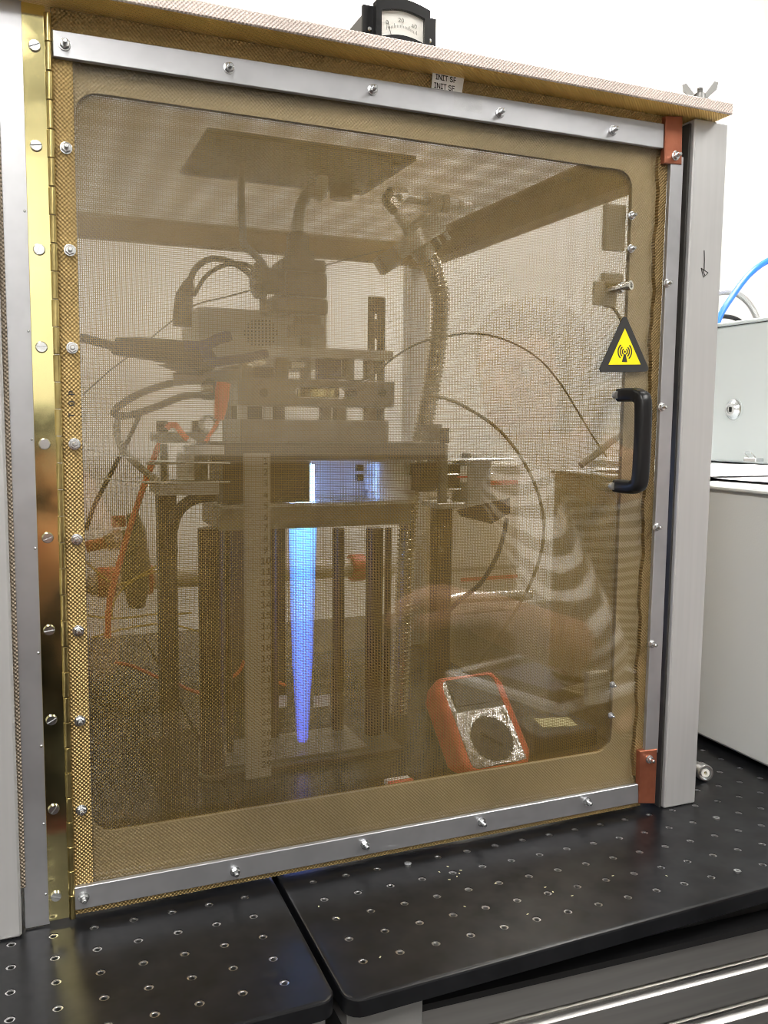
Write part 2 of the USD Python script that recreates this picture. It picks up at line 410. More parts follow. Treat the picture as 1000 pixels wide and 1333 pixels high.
a0, a1 = np.array([-.62, .0165]), np.array([1.5, -.070])
sec = [(0, -.034), (0, -.0555), (.003, -.0575), (.003, -.0645), (0, -.0665), (0, -.088), (.004, -.0905), (.004, -.099), (0, -.102), (0, -.13), (.04, -.13), (.04, -.034)]
dirv = np.array([a1[0] - a0[0], a1[1] - a0[1], 0.]); L = np.linalg.norm(dirv); dirv /= L; nrm = np.array([-dirv[1], dirv[0], 0])
poly = Polygon([(u, z) for u, z in sec])
m = trimesh.creation.extrude_polygon(poly, L, engine='earcut'); v = np.array(m.vertices)
V = np.array([a0[0], a0[1], 0]) + v[:, :1] * nrm + v[:, 1:2] * np.array([0, 0, 1.]) + v[:, 2:] * dirv
mm = trimesh.Trimesh(V, m.faces, process=True); trimesh.repair.fix_normals(mm)
obj('front_profile', mm, m_profile, t, smooth=False)
for nm, u0, u1, z0, z1, mat in (('groove_strip', -.0012, .002, -.0592, -.0575, m_chrome), ('groove_strip', -.0012, .002, -.0925, -.0908, m_chrome), ('trim_lip', -.003, .012, -.034, -.0295, m_blackedge)):
    P = []
    for s in (0, L):
        for u_, z_ in ((u0, z0), (u1, z0), (u1, z1), (u0, z1)): P.append(np.array([a0[0], a0[1], 0]) + u_ * nrm + np.array([0, 0, z_]) + s * dirv)
    obj(nm, hull(P), mat, t, smooth=False)
obj('table_top_core', bx(-.62, 1.5, .055, TB, -.13, -.0125), m_blackedge, t, smooth=False)
obj('cross_rail', bx(-.62, 1.5, .10, .14, -.5, -.13), m_steel_d, t, smooth=False)
for x in (-.56, 1.44):
    for y in (.12, TB - .06):
        obj('leg', bx(x - .04, x + .04, y - .04, y + .04, ZF, -.13), m_profile, t, smooth=False)
for (p0, p1, yb) in (((452, 1300), (551, 1283), .0), ((362, 1310), (424, 1299), .0)):
    q0, q1 = at(*p0, -.020), at(*p1, -.020)
    obj('support_block', bx(q0[0], q1[0], -.020, .04, -.050, -.0118), m_gray_block, t, smooth=False)

# ================================================================ RIGHT: grey boxes, papers, hoses
t = thing('equipment_box', 'large light grey enamel box standing on the breadboard at far right, papers on its lid', 'cabinet', (.9, .45, 0))
obj('body', bx(.464, 1.42, -.02, .509, .006, .266, .003), m_cabinet, t)
obj('lid_panel', bx(.461, 1.423, -.023, .512, .266, .2705, .0015), m_cabinet, t)
for x, y in ((.5, .02), (1.38, .02), (.5, .47), (1.38, .47)): obj('foot', cyl((x, y, 0), (x, y, .006), .012), m_rubber, t)
t = thing('equipment_box', 'second light grey box behind the larger one, carrying half of the upper box', 'cabinet', (1.1, .7, 0))
obj('body', bx(.78, 1.42, .520, .88, .006, .2690, .003), m_cabinet, t)
for x, y in ((.82, .56), (1.38, .56), (.82, .84), (1.38, .84)): obj('foot', cyl((x, y, 0), (x, y, .006), .012), m_rubber, t)
t = thing('control_box', 'pale blue-grey upper box with a round key lock, standing on the larger box', 'cabinet', (1.12, .6, .2705))
obj('body', bx(.88, 1.40, .22, .87, .2715, .492, .003), m_cabinet2, t)
obj('lid_panel', bx(.875, 1.403, .215, .875, .492, .4975, .0015), m_cabinet2, t)
obj('lid_gasket', bx(.882, 1.398, .222, .868, .4895, .4922, .0003), m_rubber, t)
q = atx(955, 533, .88)
lk = obj('lock', [lathe(q + [.001, 0, 0], (-1, 0, 0), [(0, .017), (.002, .0165), (.003, .0145), (.0075, .0115), (.009, .010), (.009, .007), (.0075, .0065)], 28)], m_zinc, t, label='round silver key lock')
obj('lock_recess', ring(q + [.0005, 0, 0], (-1, 0, 0), .017, .0195, .0015), m_cabinet2, t)
obj('keyhole', bx(q[0] - .0088, q[0] - .0070, q[1] - .0012, q[1] + .0012, q[2] - .004, q[2] + .004, .0002), m_ink, t)
for i, (x, y, a, w, h, lab) in enumerate(((.66, .30, 8, .30, .21, 'white paper sheet at the bottom of the pile on the grey box'), (.70, .34, -14, .30, .21, 'white paper sheet turned askew in the middle of the pile on the grey box'), (.64, .38, 3, .30, .21, 'uppermost white paper sheet of the pile on the grey box'))):
    n = 12; g = np.linspace(-.5, .5, n); xx, yy = np.meshgrid(g, g); zz = .0035 * meshkit.fbm(np.stack([xx * 3 + 9 * i, yy * 3, xx * 0], -1), 2, 5 + i) + .0012 * i
    top = np.stack([xx * w, yy * h, zz], -1).reshape(-1, 3); bot = top - [0, 0, .0003]
    Fc = []
    for r_ in range(n - 1):
        for c_ in range(n - 1):
            a_ = r_ * n + c_; Fc += [(a_, a_ + 1, a_ + n + 1), (a_, a_ + n + 1, a_ + n)]; b_ = a_ + n * n; Fc += [(b_, b_ + n + 1, b_ + 1), (b_, b_ + n, b_ + n + 1)]
    V = np.vstack([top, bot]); ca, sa = math.cos(math.radians(a)), math.sin(math.radians(a)); V = V @ np.array([[ca, sa, 0], [-sa, ca, 0], [0, 0, 1]]) + [x, y, .2712]
    obj('paper_sheet', trimesh.Trimesh(V, Fc, process=False), m_paper, label=lab, cat='paper')
q = atz(981, 603, .276)
obj('paper_clip', [bx(q[0] - .008, q[0] + .008, q[1] - .012, q[1] + .012, .2775, .284, .001), tube([q + [-.006, 0, .006], q + [-.006, .012, .015], q + [.006, .012, .015], q + [.006, 0, .006]], .0008, 6)], m_zinc, label='small silver clip lying on the papers', cat='clip')
B = .93
obj('air_tube', tube([at(925, 450, B), at(936, 415, B), at(952, 388, B), at(978, 355, B), at(1010, 335, B), at(1060, 322, B), at(1120, 340, B)], .0062, 12), m_bluetube, label='bright blue plastic air tube curving up behind the upper grey box', cat='tube')
hb = [at(920, 384, .96), at(945, 380, .96), at(962, 384, .96), at(977, 398, .96), at(987, 420, .96), at(990, 445, .97)]
obj('braided_hose', tube(hb, .0062, 14, 14), m_braid, label='steel braided hose arching over the back of the upper grey box', cat='hose')
obj('black_cable', tube([at(915, 414, .99), at(945, 412, .99), at(962, 417, .99), at(975, 428, .99), at(982, 448, .99)], .0045, 10), m_rubber, label='short black cable under the braided hose behind the upper box', cat='cable')
q = atz(918, 1006, .008)
t = thing('coaxial_connector', 'silver round coaxial connector lying on the table right of the post', 'connector', (q[0], q[1], 0))
d = np.array([-.25, -.95, .12]); d /= np.linalg.norm(d)
p0 = q - d * .02
obj('body', lathe(p0, d, [(0, .0035), (.003, .0065), (.014, .0065), (.0145, .0078), (.021, .0078), (.022, .0070), (.022, .0058), (.015, .0055)], 24), m_zinc, t)
obj('insulator', ring(p0 + d * .015, d, .0018, .0040, .0062, 18), m_white, t)
obj('pin', cyl(p0 + d * .012, p0 + d * .019, .0010, n=10), m_brass, t)
obj('cable_tail', tube([p0, p0 + [.004, .03, -.003], p0 + [-.02, .06, -.004], p0 + [-.03, .12, -.004]], .0028, 8), m_rubber, t)

# ================================================================ CAGE
cage = thing('shielding_cage', 'brass mesh shielding cage with aluminium posts standing on the black breadboards', 'cage', (.08, .4, 0))
CB, CX0, CX1 = .690, -.1925, .3635
obj('front_post', bx(.3195, .3537, .104, .136, 0, .575, .0012), m_post, cage, label='right front post with a pen-drawn arrow')
obj('front_post', bx(-.2450, -.1945, .103, .137, 0, .575, .0015), m_post, cage)
obj('rear_post', bx(.334, .3635, CB - .002, CB + .028, 0, .575, .001), m_alu, cage)
obj('rear_post', bx(-.245, -.205, CB - .002, CB + .028, 0, .575, .001), m_alu, cage)
# grooves on inner side of right post
obj('post_seal', bx(.3175, .3195, .108, .118, .0, .572, .0003), m_steel_d, cage)
obj('flange_strip', bx(-.1925, -.1775, .1105, .1125, .001, .5755, .0003), m_alu_strip, cage)
obj('cloth_band', bx(-.1965, -.1915, .1085, .1105, .03, .524, .0003), w_band, cage)
for z in (.455, .384, .318, .25, .183, .122, .07, .022): obj('rivet', lathe((-.1795, .1108, z), (0, -1, 0), [(0, .0009), (.0006, .0008), (.0009, .0004)], 10), m_zinc, cage)
# pen arrow on the post
P0, P1 = at(917, 326, .1037), at(917, 351, .1037)
ar = [sweep([P0, (P0 + P1) / 2 + [.0003, 0, 0], P1], .0003, 5)]
for a_, b_ in (((913, 349), (922, 355)), ((922, 355), (916, 361)), ((916, 361), (913, 349)), ((915, 351), (918, 359))): ar.append(sweep([at(*a_, .1038), at(*b_, .1038)], .0003, 5))
obj('pen_arrow', ar, m_ink, cage)
# lid
ZL = .5760
lid = obj('lid', bx(-.26, .3430, .0880, .0905, ZL - .0002, .5845, .0008), w_pink, cage, label='mesh covered lid')
obj('lid_lip', bx(-.26, .3430, .0905, .1330, ZL, .5835, .0006), w_lidsolid, lid, label='golden underside of the lid lip')
obj('lid_rail', bx(.325, .3430, .133, CB + .03, ZL, .5835, .0006), m_brownwood, lid)
obj('lid_rail', bx(-.26, .325, CB, CB + .03, ZL, .5835, .0006), m_brownwood, lid)
obj('lid_rail', bx(-.26, -.20, .133, CB, ZL, .5835, .0006), m_brownwood, lid)


def sheet(x0, x1, y0, y1, z0, z1):
    P = [(x0, y0, z0), (x1, y1 if x0 != x1 and y0 == y1 else (y0 if z0 != z1 else y0), z0), (x1, y1, z1), (x0, y1 if z0 == z1 else y0, z1)]
    if x0 == x1: P = [(x0, y0, z0), (x0, y1, z0), (x0, y1, z1), (x0, y0, z1)]
    elif y0 == y1: P = [(x0, y0, z0), (x1, y0, z0), (x1, y0, z1), (x0, y0, z1)]
    else: P = [(x0, y0, z0), (x1, y0, z0), (x1, y1, z0), (x0, y1, z0)]
    return trimesh.Trimesh(P, [(0, 1, 2), (0, 2, 3)], process=False)


obj('lid_cloth', sheet(-.26, .343, .0905, CB + .03, .584, .584), w_lid, lid, smooth=False)
obj('lid_cloth', sheet(-.21, .334, .133, CB, ZL, ZL), w_lid, lid, smooth=False)
obj('side_cloth', sheet(.356, .356, .136, CB, .0, ZL), w_side, cage, smooth=False)
obj('side_cloth', sheet(-.2, -.2, .137, CB, .0, ZL), w_side, cage, smooth=False)
obj('rear_cloth', sheet(-.205, .334, CB + .012, CB + .012, .0, ZL), w_back, cage, smooth=False)
# top rails inside (brown, seen through the cloth)
obj('top_rail', bx(.330, .356, .137, CB, .548, ZL, .001), m_brownwood, cage)
obj('top_rail', bx(-.20, .330, CB - .012, CB + .010, .553, ZL, .001), m_brownwood, cage)
for px, py in ((617, 285), (674, 261), (742, 232)):
    q = atx(px, py, .330); obj('rail_bolt', lathe((.3300, q[1], q[2]), (-1, 0, 0), [(0, .0045), (.001, .0045), (.001, .0032), (.004, .0032), (.004, .0016), (.009, .0016)], 8), m_zinc, cage)
# hinge: leaf, knuckles, screws
hinge = obj('hinge', bx(-.1780, -.1650, .1095, .1106, .0035, .5745, .0002), m_brass, cage, label='long polished brass piano hinge')
zk, k = .0030, 0
while zk < .568:
    obj('hinge_knuckle', cyl((-.1636, .1086 + .0006 * (k % 2), zk), (-.1636, .1086 + .0006 * (k % 2), zk + .0163), .0023 if k % 2 else .0020, n=14, c=.0003), m_brass_old, hinge)
    zk += .0167; k += 1
for px, py in ((45, 60), (47, 190), (51, 325), (54, 452), (58, 578), (62, 700), (64, 820), (67, 937), (70, 1053), (73, 1166)):
    q = at(px, py, .1095)
    s = mf.Manifold.cylinder(.0020, .0036, .0030, 20) - bx(-.01, .01, -.0004, .0004, .0010, .01, 0).rotate((0, 0, (px * 37) % 90 - 20))
    obj('hinge_screw', moved(s, [[1, 0, 0], [0, 0, -1], [0, 1, 0]], (q[0], .1095, q[2])), m_zinc, hinge, smooth=30)
# door
DX0, DX1, DT, DB = -.1618, .3000, .5752, .0035
WX0, WX1, WZ0, WZ1 = -.1492, .2698, .0548, .5310
m_door = extr_front(sbox(DX0, DB, DX1, DT).difference(rrect(WX0, WX1, WZ0, WZ1, .014)), .1157, .0040)
door = obj('door', m_door, m_frame, cage, label='hinged mesh door with bolted aluminium strips', smooth=False)
obj('door_cloth', sheet(WX0 - .003, WX1 + .003, .1180, .1180, WZ0 - .003, WZ1 + .003), w_front, door, smooth=False)
obj('door_pane', bx(-.1515, .2905, .1122, .1152, .0105, .5560, .0004), m_pane, door, label='clear acrylic pane reflecting the room', smooth=False)
# hems of folded cloth
obj('cloth_hem', extr_front(sbox(DX0, DB, -.1500, DT), .1116, .0040), w_hem, door, smooth=False)
hz = [(.2922 + .0012 * math.sin(z * 90) + .0007 * math.sin(z * 233), z) for z in np.linspace(.03, .545, 60)]
obj('cloth_hem', extr_front(Polygon(hz + [(DX1, .545), (DX1, .03)]), .1116, .0040), w_fray, door, smooth=False)
obj('cloth_hem', extr_front(sbox(-.1500, .556, DX1, DT), .1116, .0040), w_hem, door, smooth=False)
obj('cloth_hem', extr_front(sbox(-.1500, DB, .2995, .0110), .1112, .0044), w_hem, door, smooth=False)


def quadplate(a, b, c, d, y0, y1, ch=.0004):
    """Plate with front corners a, b, c, d (x, z)."""
    cx, cz = np.mean([p[0] for p in (a, b, c, d)]), np.mean([p[1] for p in (a, b, c, d)])
    P = []
    for p in (a, b, c, d):
        s = (p[0] + ch * np.sign(cx - p[0]), p[1] + ch * np.sign(cz - p[1]))
        P += [(s[0], y0, s[1]), (p[0], y0 + ch, p[1]), (p[0], y1, p[1])]
    return hull(P)


q = [at(*p, .1080) for p in ((68, 38), (865, 161), (864, 193), (69, 73))]
obj('clamp_strip', quadplate(*[(p[0], p[2]) for p in q], .1080, .1115), m_alu_strip, door, label='top aluminium clamp strip', smooth=False)
q = [at(*p, .1080) for p in ((93, 1157), (831, 1021), (832, 1045), (95, 1186))]
obj('clamp_strip', quadplate(*[(p[0], p[2]) for p in q], .1080, .1115), m_alu_strip, door, label='bottom aluminium clamp strip', smooth=False)
obj('clamp_strip', quadplate((.2998, .050), (.3135, .050), (.3130, .545), (.3005, .545), .1080, .1115), m_alu_strip, door, label='right aluminium clamp strip', smooth=False)
for c4, lab in ((((867, 151), (889, 151), (888, 214), (865, 212)), 'upper copper tape wrap'), (((833, 978), (856, 975), (853, 1046), (832, 1046)), 'lower copper tape wrap')):
    q = [at(*p, .1070) for p in c4]
    obj('copper_tab', quadplate(*[(p[0], p[2]) for p in q], .1068, .1118, .0006), m_copper, door, label=lab, smooth=False)


def bolt(q, s=1.0, axis=(0, -1, 0)):
    a = np.asarray(axis, float); q = np.asarray(q, float)
    return [lathe(q, a, [(0, .0036 * s), (.0008 * s, .0036 * s), (.0009 * s, .0034 * s)], 18), lathe(q + a * .0008 * s, a, [(0, .0030 * s), (.0020 * s, .0030 * s), (.0023 * s, .0026 * s)], 6, rot=.4), lathe(q + a * .003 * s, a, [(0, .0015 * s), (.0035 * s, .0015 * s), (.004 * s, .0011 * s)], 10)]


for px, py in ((85, 58), (299, 89), (486, 117), (652, 147), (799, 170), (110, 1168), (307, 1134), (476, 1099), (628, 1070), (765, 1043), (880, 203), (869, 369), (862, 530), (855, 686), (849, 838), (846, 988)):
    obj('bolt', bolt(at(px - 1, py, .1068 if px in (880, 846) else .1080)), m_zinc, door)
for px, py in ((86, 193), (91, 326), (94, 453), (97, 578), (100, 702), (102, 821), (104, 938), (106, 1054)):
    obj('bolt', bolt(at(px, py, .1116)), m_zinc, door)
for px, py, s in ((822, 281, .9), (821, 324, .9), (797, 891, .75), (795, 931, .75)):
    obj('bolt', bolt(at(px, py, .1122), s), m_zinc, door)
# clear brackets behind the pane
obj('clear_bracket', [bx(.2500, .2690, .121, .127, z0, z1) for z0, z1 in ((.4700, .5060), (.437, .452))], m_bracket, door, smooth=False)
obj('clear_bracket', [bx(.2480, .2700, .121, .127, .0950, .1230)], m_bracket, door, smooth=False)
# BNC feedthrough
q = at(805, 375, .1122)
obj('feedthrough', [lathe(q, (0.35, -.9, .1), [(-.02, .0028), (.002, .0028), (.002, .0040), (.004, .0040), (.004, .0030), (.008, .0030), (.0085, .0038), (.0115, .0038), (.0115, .0022), (.009, .0020)], 14)], m_chrome, door, label='bright coaxial feedthrough')
obj('feedthrough_plate', bx(q[0] - .016, q[0] + .006, .121, .124, q[2] - .013, q[2] + .006), m_bracket, door, smooth=False)
# door handle: D of black plastic
za, zb, hx = .3565, .2790, .2640
hp = spline([(hx, .1120, za - .002), (hx, .099, za - .002), (hx, .090, za - .0035), (hx, .0845, za - .012), (hx, .0845, zb + .012), (hx, .090, zb + .0035), (hx, .099, zb + .002), (hx, .1120, zb + .002)], 6)


def flat_sweep(p, w, h, n=16):
    p = np.asarray(p); t = np.gradient(p, axis=0); t /= np.linalg.norm(t, axis=1, keepdims=True); V = []; ex = np.array([1., 0, 0])
    for i in range(len(p)):
        b = np.cross(t[i], ex); b /= np.linalg.norm(b)
        for k in range(n):
            a = 2 * math.pi * k / n; c, s = math.cos(a), math.sin(a)
            V.append(p[i] + w * np.sign(c) * abs(c) ** .6 * ex + h * np.sign(s) * abs(s) ** .6 * b)
    Fc = []
    for i in range(len(p) - 1):
        for k in range(n):
            k2 = (k + 1) % n; Fc += [(i * n + k, i * n + k2, (i + 1) * n + k2), (i * n + k, (i + 1) * n + k2, (i + 1) * n + k)]
    e = len(V); V += [p[0], p[-1]]; L_ = (len(p) - 1) * n
    for k in range(n): Fc += [(e, (k + 1) % n, k), (e + 1, L_ + k, L_ + (k + 1) % n)]
    return trimesh.Trimesh(V, Fc, process=False)


obj('handle', flat_sweep(hp, .0062, .0055), m_handle, door, label='black plastic bow handle', smooth=40)
for z in (za - .002, zb + .002): obj('handle_screw', cyl((hx - .0065, .1122, z), (hx - .0065, .109, z), .003, n=14), m_steel_l, door)
obj('clear_tape', quadplate((.1060, .572), (.1287, .572), (.1287, .553), (.1060, .553), .1075, .1079, .0001), m_tape, door, smooth=False)
# handwriting TOP on the hinge-side hem
T = []
for ch_, (px, py) in zip('TOP', ((97, 544), (97, 529), (97, 515))):
    T.append(text(ch_, .0034, at(px, py, .1115), (0, 0, 1), (-1, 0, 0), .00012, True))
obj('handwriting', T, m_ink, door, label='letters TOP written sideways in black', smooth=False)

# ---- warning sign
q3 = [at(*p, .1110) for p in ((814, 409), (846, 483), (780, 484))]
P2 = Polygon([(p[0], p[2]) for p in q3])
cx, cz = P2.centroid.x, P2.centroid.y; s_ = .0265
A = [(cx + s_ * 1.16 * math.cos(a), cz + s_ * 1.30 * math.sin(a)) for a in (math.pi / 2, math.pi / 2 + 2 * math.pi / 3, math.pi / 2 + 4 * math.pi / 3)]
PT = [(p[0], p[2]) for p in q3]
outer = Polygon(PT).buffer(-.0022).buffer(.0026, 8)
t = thing('warning_sign', 'yellow triangular radiation warning sign with black border stuck on the door above the handle', 'sign', (cx, .111, q3[1][2]))
obj('border', extr_front(outer, .1113, .0009), m_ink, t, smooth=False)
inner = Polygon(PT).buffer(-.0054, join_style=2)
obj('face', extr_front(inner, .11105, .0003), m_yellow, t, smooth=False)
sy = cz + .0006
sym = [Polygon([(cx - .0009, sy - .0020), (cx + .0009, sy - .0020), (cx + .0026, sy - .0082), (cx - .0026, sy - .0082)]), Point(cx, sy).buffer(.0009)]
for r_ in (.0024, .0044, .0066):
    for sg in (1, -1):
        aa = np.radians(np.linspace(-48, 48, 14)) + (0 if sg > 0 else math.pi)
        sym.append(LineString([(cx + r_ * math.cos(a), sy + r_ * math.sin(a)) for a in aa]).buffer(.00055))
sym = [g for g in sym if True]
obj('antenna_symbol', [extr_front(g, .11095, .00015) for g in sym], m_ink, t, smooth=False)
# ---- paper label INIT SF
lq = [at(*p, .1105) for p in ((563, 93), (604, 101), (601, 121), (561, 118))]
t = thing('paper_label', 'small white paper label reading INIT SF twice, taped above the top strip', 'label', (lq[3][0], .11, lq[3][2]))
obj('paper', quadplate(*[(p[0], p[2]) for p in lq], .1098, .1101, .00005), m_paper, t, smooth=False)
e = (lq[1] - lq[0]); e[1] = 0; e /= np.linalg.norm(e)
for px, py in ((567, 103), (565, 114)):
    o = at(px, py, .1097); obj('lettering', text('INIT SF', .0036, o, e * .88, (0, 0, 1), .0001, True), m_ink, t, smooth=False)
# ---- panel meter on the lid
my = .122; mz = .5845
t = thing('panel_meter', 'black panel meter with white curved dial standing on top of the cage lid', 'meter', (.07, my + .03, mz))
mx0, mx1, mzt = at(473, 0, my)[0], at(568, 15, my)[0], mz + .0350
arch = Polygon([(mx0 + .0075, mz + .005), (mx1 - .0075, mz + .005)] + [(mx1 - .0075 - (mx1 - mx0 - .015) * k / 12, mzt + .0005 + .004 * math.sin(math.pi * k / 12)) for k in range(13)])
win = Polygon([(mx0 + .0115, mz + .0135)] + [(mx0 + .0115 + (mx1 - mx0 - .023) * k / 10, mz + .0125 + .003 * math.sin(math.pi * k / 10)) for k in range(11)] + [(mx1 - .0115 - (mx1 - mx0 - .023) * k / 10, mzt - .0055 + .003 * math.sin(math.pi * k / 10)) for k in range(11)])
obj('flange', extr_front(sbox(mx0, mz + .0005, mx1, mzt - .0015).difference(Point(mx0 + .005, mz + .018).buffer(.0018)).difference(Point(mx1 - .005, mz + .018).buffer(.0018)), my, .003), m_handle, t, smooth=False)
obj('bezel', extr_front(arch.difference(win), my - .006, .0065), m_handle, t, smooth=False)
obj('dial', extr_front(win.buffer(.0008), my - .0030, .0004), m_paper, t, smooth=False)
tk = []
for k in range(21):
    u_ = k / 20; x = mx0 + .0165 + (mx1 - mx0 - .033) * u_; z = mz + .0185 + .003 * math.sin(math.pi * u_); tk.append(extr_front(sbox(x - .00012, z, x + .00012, z + (.003 if k % 5 == 0 else .0016)), my - .0033, .0002))
for s_t, u_ in (('0', .0), ('20', .45), ('40', .93)):
    x = mx0 + .0155 + (mx1 - mx0 - .035) * u_; tk.append(text(s_t, .0026, (x, my - .0033, mz + .0222 + .003 * math.sin(math.pi * u_)), (1, 0, 0), (0, 0, 1), .0001))
obj('scale_marks', tk, m_inkgrey, t, smooth=False)
obj('needle', sweep([(mx0 + .020, my - .0036, mz + .014), (mx0 + .017, my - .0036, mz + .024)], .00018, 5), m_ink, t)
obj('meter_window', extr_front(win, my - .0055, .0006), m_pane, t, smooth=False)
for x in (mx0 + .005, mx1 - .005): obj('mounting_screw', lathe((x, my + .003, mz + .018), (0, -1, 0), [(0, .0016), (.0035, .0016), (.004, .0010)], 12), m_zinc, t)
obj('case', bx(mx0 + .002, mx1 - .006, my + .003, my + .075, mz + .0, mzt - .004, .001), pm('meter_case', (.25, .25, .25), .5), t, smooth=False)
# ---- wing nut
m_dullzinc = pm('dull_zinc', (.22, .22, .215), .45, .5)
q = at(911, 124, .097); wx, wy = q[0], .097
t = thing('wing_nut', 'silver wing nut on a bolt at the right corner of the lid', 'wing nut', (wx, wy, .5845))
obj('hub', [lathe((wx, wy, .5845), (0, 0, 1), [(0, .0075), (.001, .0075), (.0012, .0052), (.006, .0042), (.0062, .002)], 18)], m_dullzinc, t)
obj('threaded_stud', lathe((wx, wy, .589), (0, 0, 1), [(k * .0005, .0020 + .0003 * (k % 2)) for k in range(12)], 12), m_dullzinc, t)
for sg, tw in ((-1, .3), (1, .15)):
    pts = []
    for a, l_ in ((0, 0), (1, 0)): pass
    blade = [np.array([sg * .002, 0, .002]), np.array([sg * .0045, 0, .0015]), np.array([sg * .0125, 0, .0085]), np.array([sg * .0135, 0, .0135]), np.array([sg * .0105, 0, .0145]), np.array([sg * .0045, 0, .0065])]
    P = []
    for b in blade:
        for dy in (-.0008, .0008): P.append(b + [0, dy + .0, 0])
    hh = moved(hull(P), Ro.from_euler('z', -35, degrees=True).as_matrix(), (wx, wy, .5845))
    obj('wing', hh, m_dullzinc, t)

# ================================================================ APPARATUS INSIDE THE CAGE
def pbox(px0, py0, px1, py1, y, d, c=.0006, z0=None):
    mx, my_ = (px0 + px1) / 2, (py0 + py1) / 2
    x0, x1 = at(px0, my_, y)[0], at(px1, my_, y)[0]; za_, zb_ = at(mx, py1, y)[2], at(mx, py0, y)[2]
    return bx(x0, x1, y, y + d, za_ if z0 is None else z0, zb_, c)


def thing_at(name, label, cat, mesh_or_pt, group=None):
    return thing(name, label, cat, mesh_or_pt, group)


def pts(l, y): return [at(p[0], p[1], p[2] if len(p) > 2 else y) for p in l]


def zrod(px, y, r, ptop, z0=0.0, n=18):
    q = at(px, ptop, y); return cyl((q[0], q[1], z0), (q[0], q[1], q[2]), r, n=n)


# ---- test stand
st = thing('discharge_stand', 'dark steel test stand of stacked plates on round rods around the blue plasma', 'test stand', (.05, .34, 0))
obj('upper_bar', pbox(345, 453, 512, 466, .335, .012), m_steel_l, st)
sp = pbox(310, 494, 514, 529, .315, .035)
a_, b_ = at(385, 511, .315), at(465, 512, .315); zc_ = at(425, 511, .315)[2]
slot = mf.Manifold.batch_hull([mf.Manifold.cylinder(.2, .0054, .0054, 20, True).rotate((90, 0, 0)).translate((x, .35, zc_)) for x in (a_[0] + .0054, b_[0] - .0054)])
obj('slotted_plate', sp - slot, m_steel, st)
obj('electrode_ring', lathe(((a_[0] + b_[0]) / 2, .340, zc_ - .0045), (0, 0, 1), [(0, .019), (.001, .0205), (.008, .0205), (.009, .019)], 28), m_brass, st, label='brass ring behind the slot')
for px in (343, 497): obj('socket_screw', lathe(at(px, 511, .315), (0, -1, 0), [(0, .004), (.0025, .004), (.003, .0034), (.003, .002), (.001, .0018)], 14), m_steel_d, st)
obj('clamp_plate', pbox(314, 547, 506, 576, .305, .075), m_steel, st)
obj('deck_plate', pbox(276, 577, 580, 599, .297, .083), m_steel_d, st)
jx = at(394, 700, .33)[0]
obj('base_plate', pbox(286, 659, 536, 687, .297, .083) - mf.Manifold.cylinder(.6, .0150, .0150, 28).translate((jx, .33, 0)), m_steel, st)
obj('base_trim', pbox(290, 655, 536, 659, .300, .078), m_steel_l, st)
obj('chamber_block', pbox(290, 600, 404, 655, .303, .008), m_steel_d, st)
obj('chamber_wall', pbox(290, 600, 372, 655, .312, .062), m_steel_d, st)
m_bralu = pm('bright_aluminium', (.80, .80, .82), .38, .35)
obj('chamber_rear', pbox(404, 598, 540, 657, .376, .004), m_bralu, st)
q0, q1 = at(505, 653, .345), at(505, 600, .345); H = q1[2] - q0[2]
obj('sample_cylinder', lathe(q0, (0, 0, 1), [(0, .021), (H * .27, .021), (H * .275, .0205), (H * .30, .0205), (H * .305, .0235), (H * .66, .0235), (H * .665, .0205), (H * .69, .0205), (H * .695, .022), (H * .98, .022), (H, .021)], 36), m_bralu, st, label='bright turned steel cylinder')
obj('liner_strip', pbox(405, 602, 411, 622, .345, .004), m_steel_l, st)
obj('window_ledge', pbox(405, 656, 534, 665, .298, .002), m_steel_l, st)
for py in (609, 622): obj('set_screw', pbox(465, py - 4, 474, py + 4, .322, .006), m_steel_d, st)
for (x0, y0, x1, y1, y, mat) in ((312, 529, 322, 547, .33, m_steel_l), (345, 529, 355, 547, .33, m_steel_l), (420, 529, 432, 547, .34, m_steel), (450, 466, 462, 494, .35, m_steel), (415, 462, 445, 494, .345, m_blue), (478, 466, 486, 494, .35, m_steel), (438, 529, 452, 547, .34, m_steel), (478, 529, 490, 547, .345, m_brownwood), (315, 466, 330, 494, .345, m_cast), (360, 466, 375, 494, .34, m_cast), (380, 470, 396, 480, .325, m_chrome)):
    obj('spacer', pbox(x0, y0, x1, y1, y, .012), mat, st)
for px, y, r, pt in ((274, .312, .0112, 687), (297, .345, .0034, 687), (441, .368, .0062, 687), (488, .350, .0088, 687), (506, .370, .0035, 687), (356, .370, .0050, 687)):
    obj('rod', zrod(px, y, r, pt), m_rod, st)
obj('foot_plate', bx(-.045, .16, .300, .380, .0, .006, .001), m_steel_d, st)
obj('gas_tray', bx(-.02, .125, .31, .375, .0062, .009, .0005), m_steel, st)
# scale
x0s, x1s = at(318, 800, .295)[0], at(352, 800, .295)[0]
t = thing('centimetre_scale', 'grey centimetre scale strip numbered downward beside the plasma', 'ruler', (x0s, .295, .006))
obj('strip', bx(x0s, x1s, .2935, .2945, .0003, at(335, 590, .2935)[2], .0002), m_scale, t, smooth=False)
Z1, Z29 = at(345, 600, .2932)[2], at(345, 995, .2932)[2]
for k in range(1, 30):
    z = Z1 + (Z29 - Z1) * (k - 1) / 28; s = str(k)
    obj('numeral', text(s, .0058, (x1s - (.0072 if k < 10 else .0098), .2934, z - .0029), (1, 0, 0), (0, 0, 1), .0001, True), m_ink, t, smooth=False)
tkm = []
for k in range(0, 292):
    z = Z1 + .003 - (Z1 - Z29) / 280 * k
    if z > .002: tkm.append(extr_front(sbox(x0s + .0005, z, x0s + (.0055 if k % 10 == 0 else .0038 if k % 5 == 0 else .0025), z + .00022), .2934, .0001))
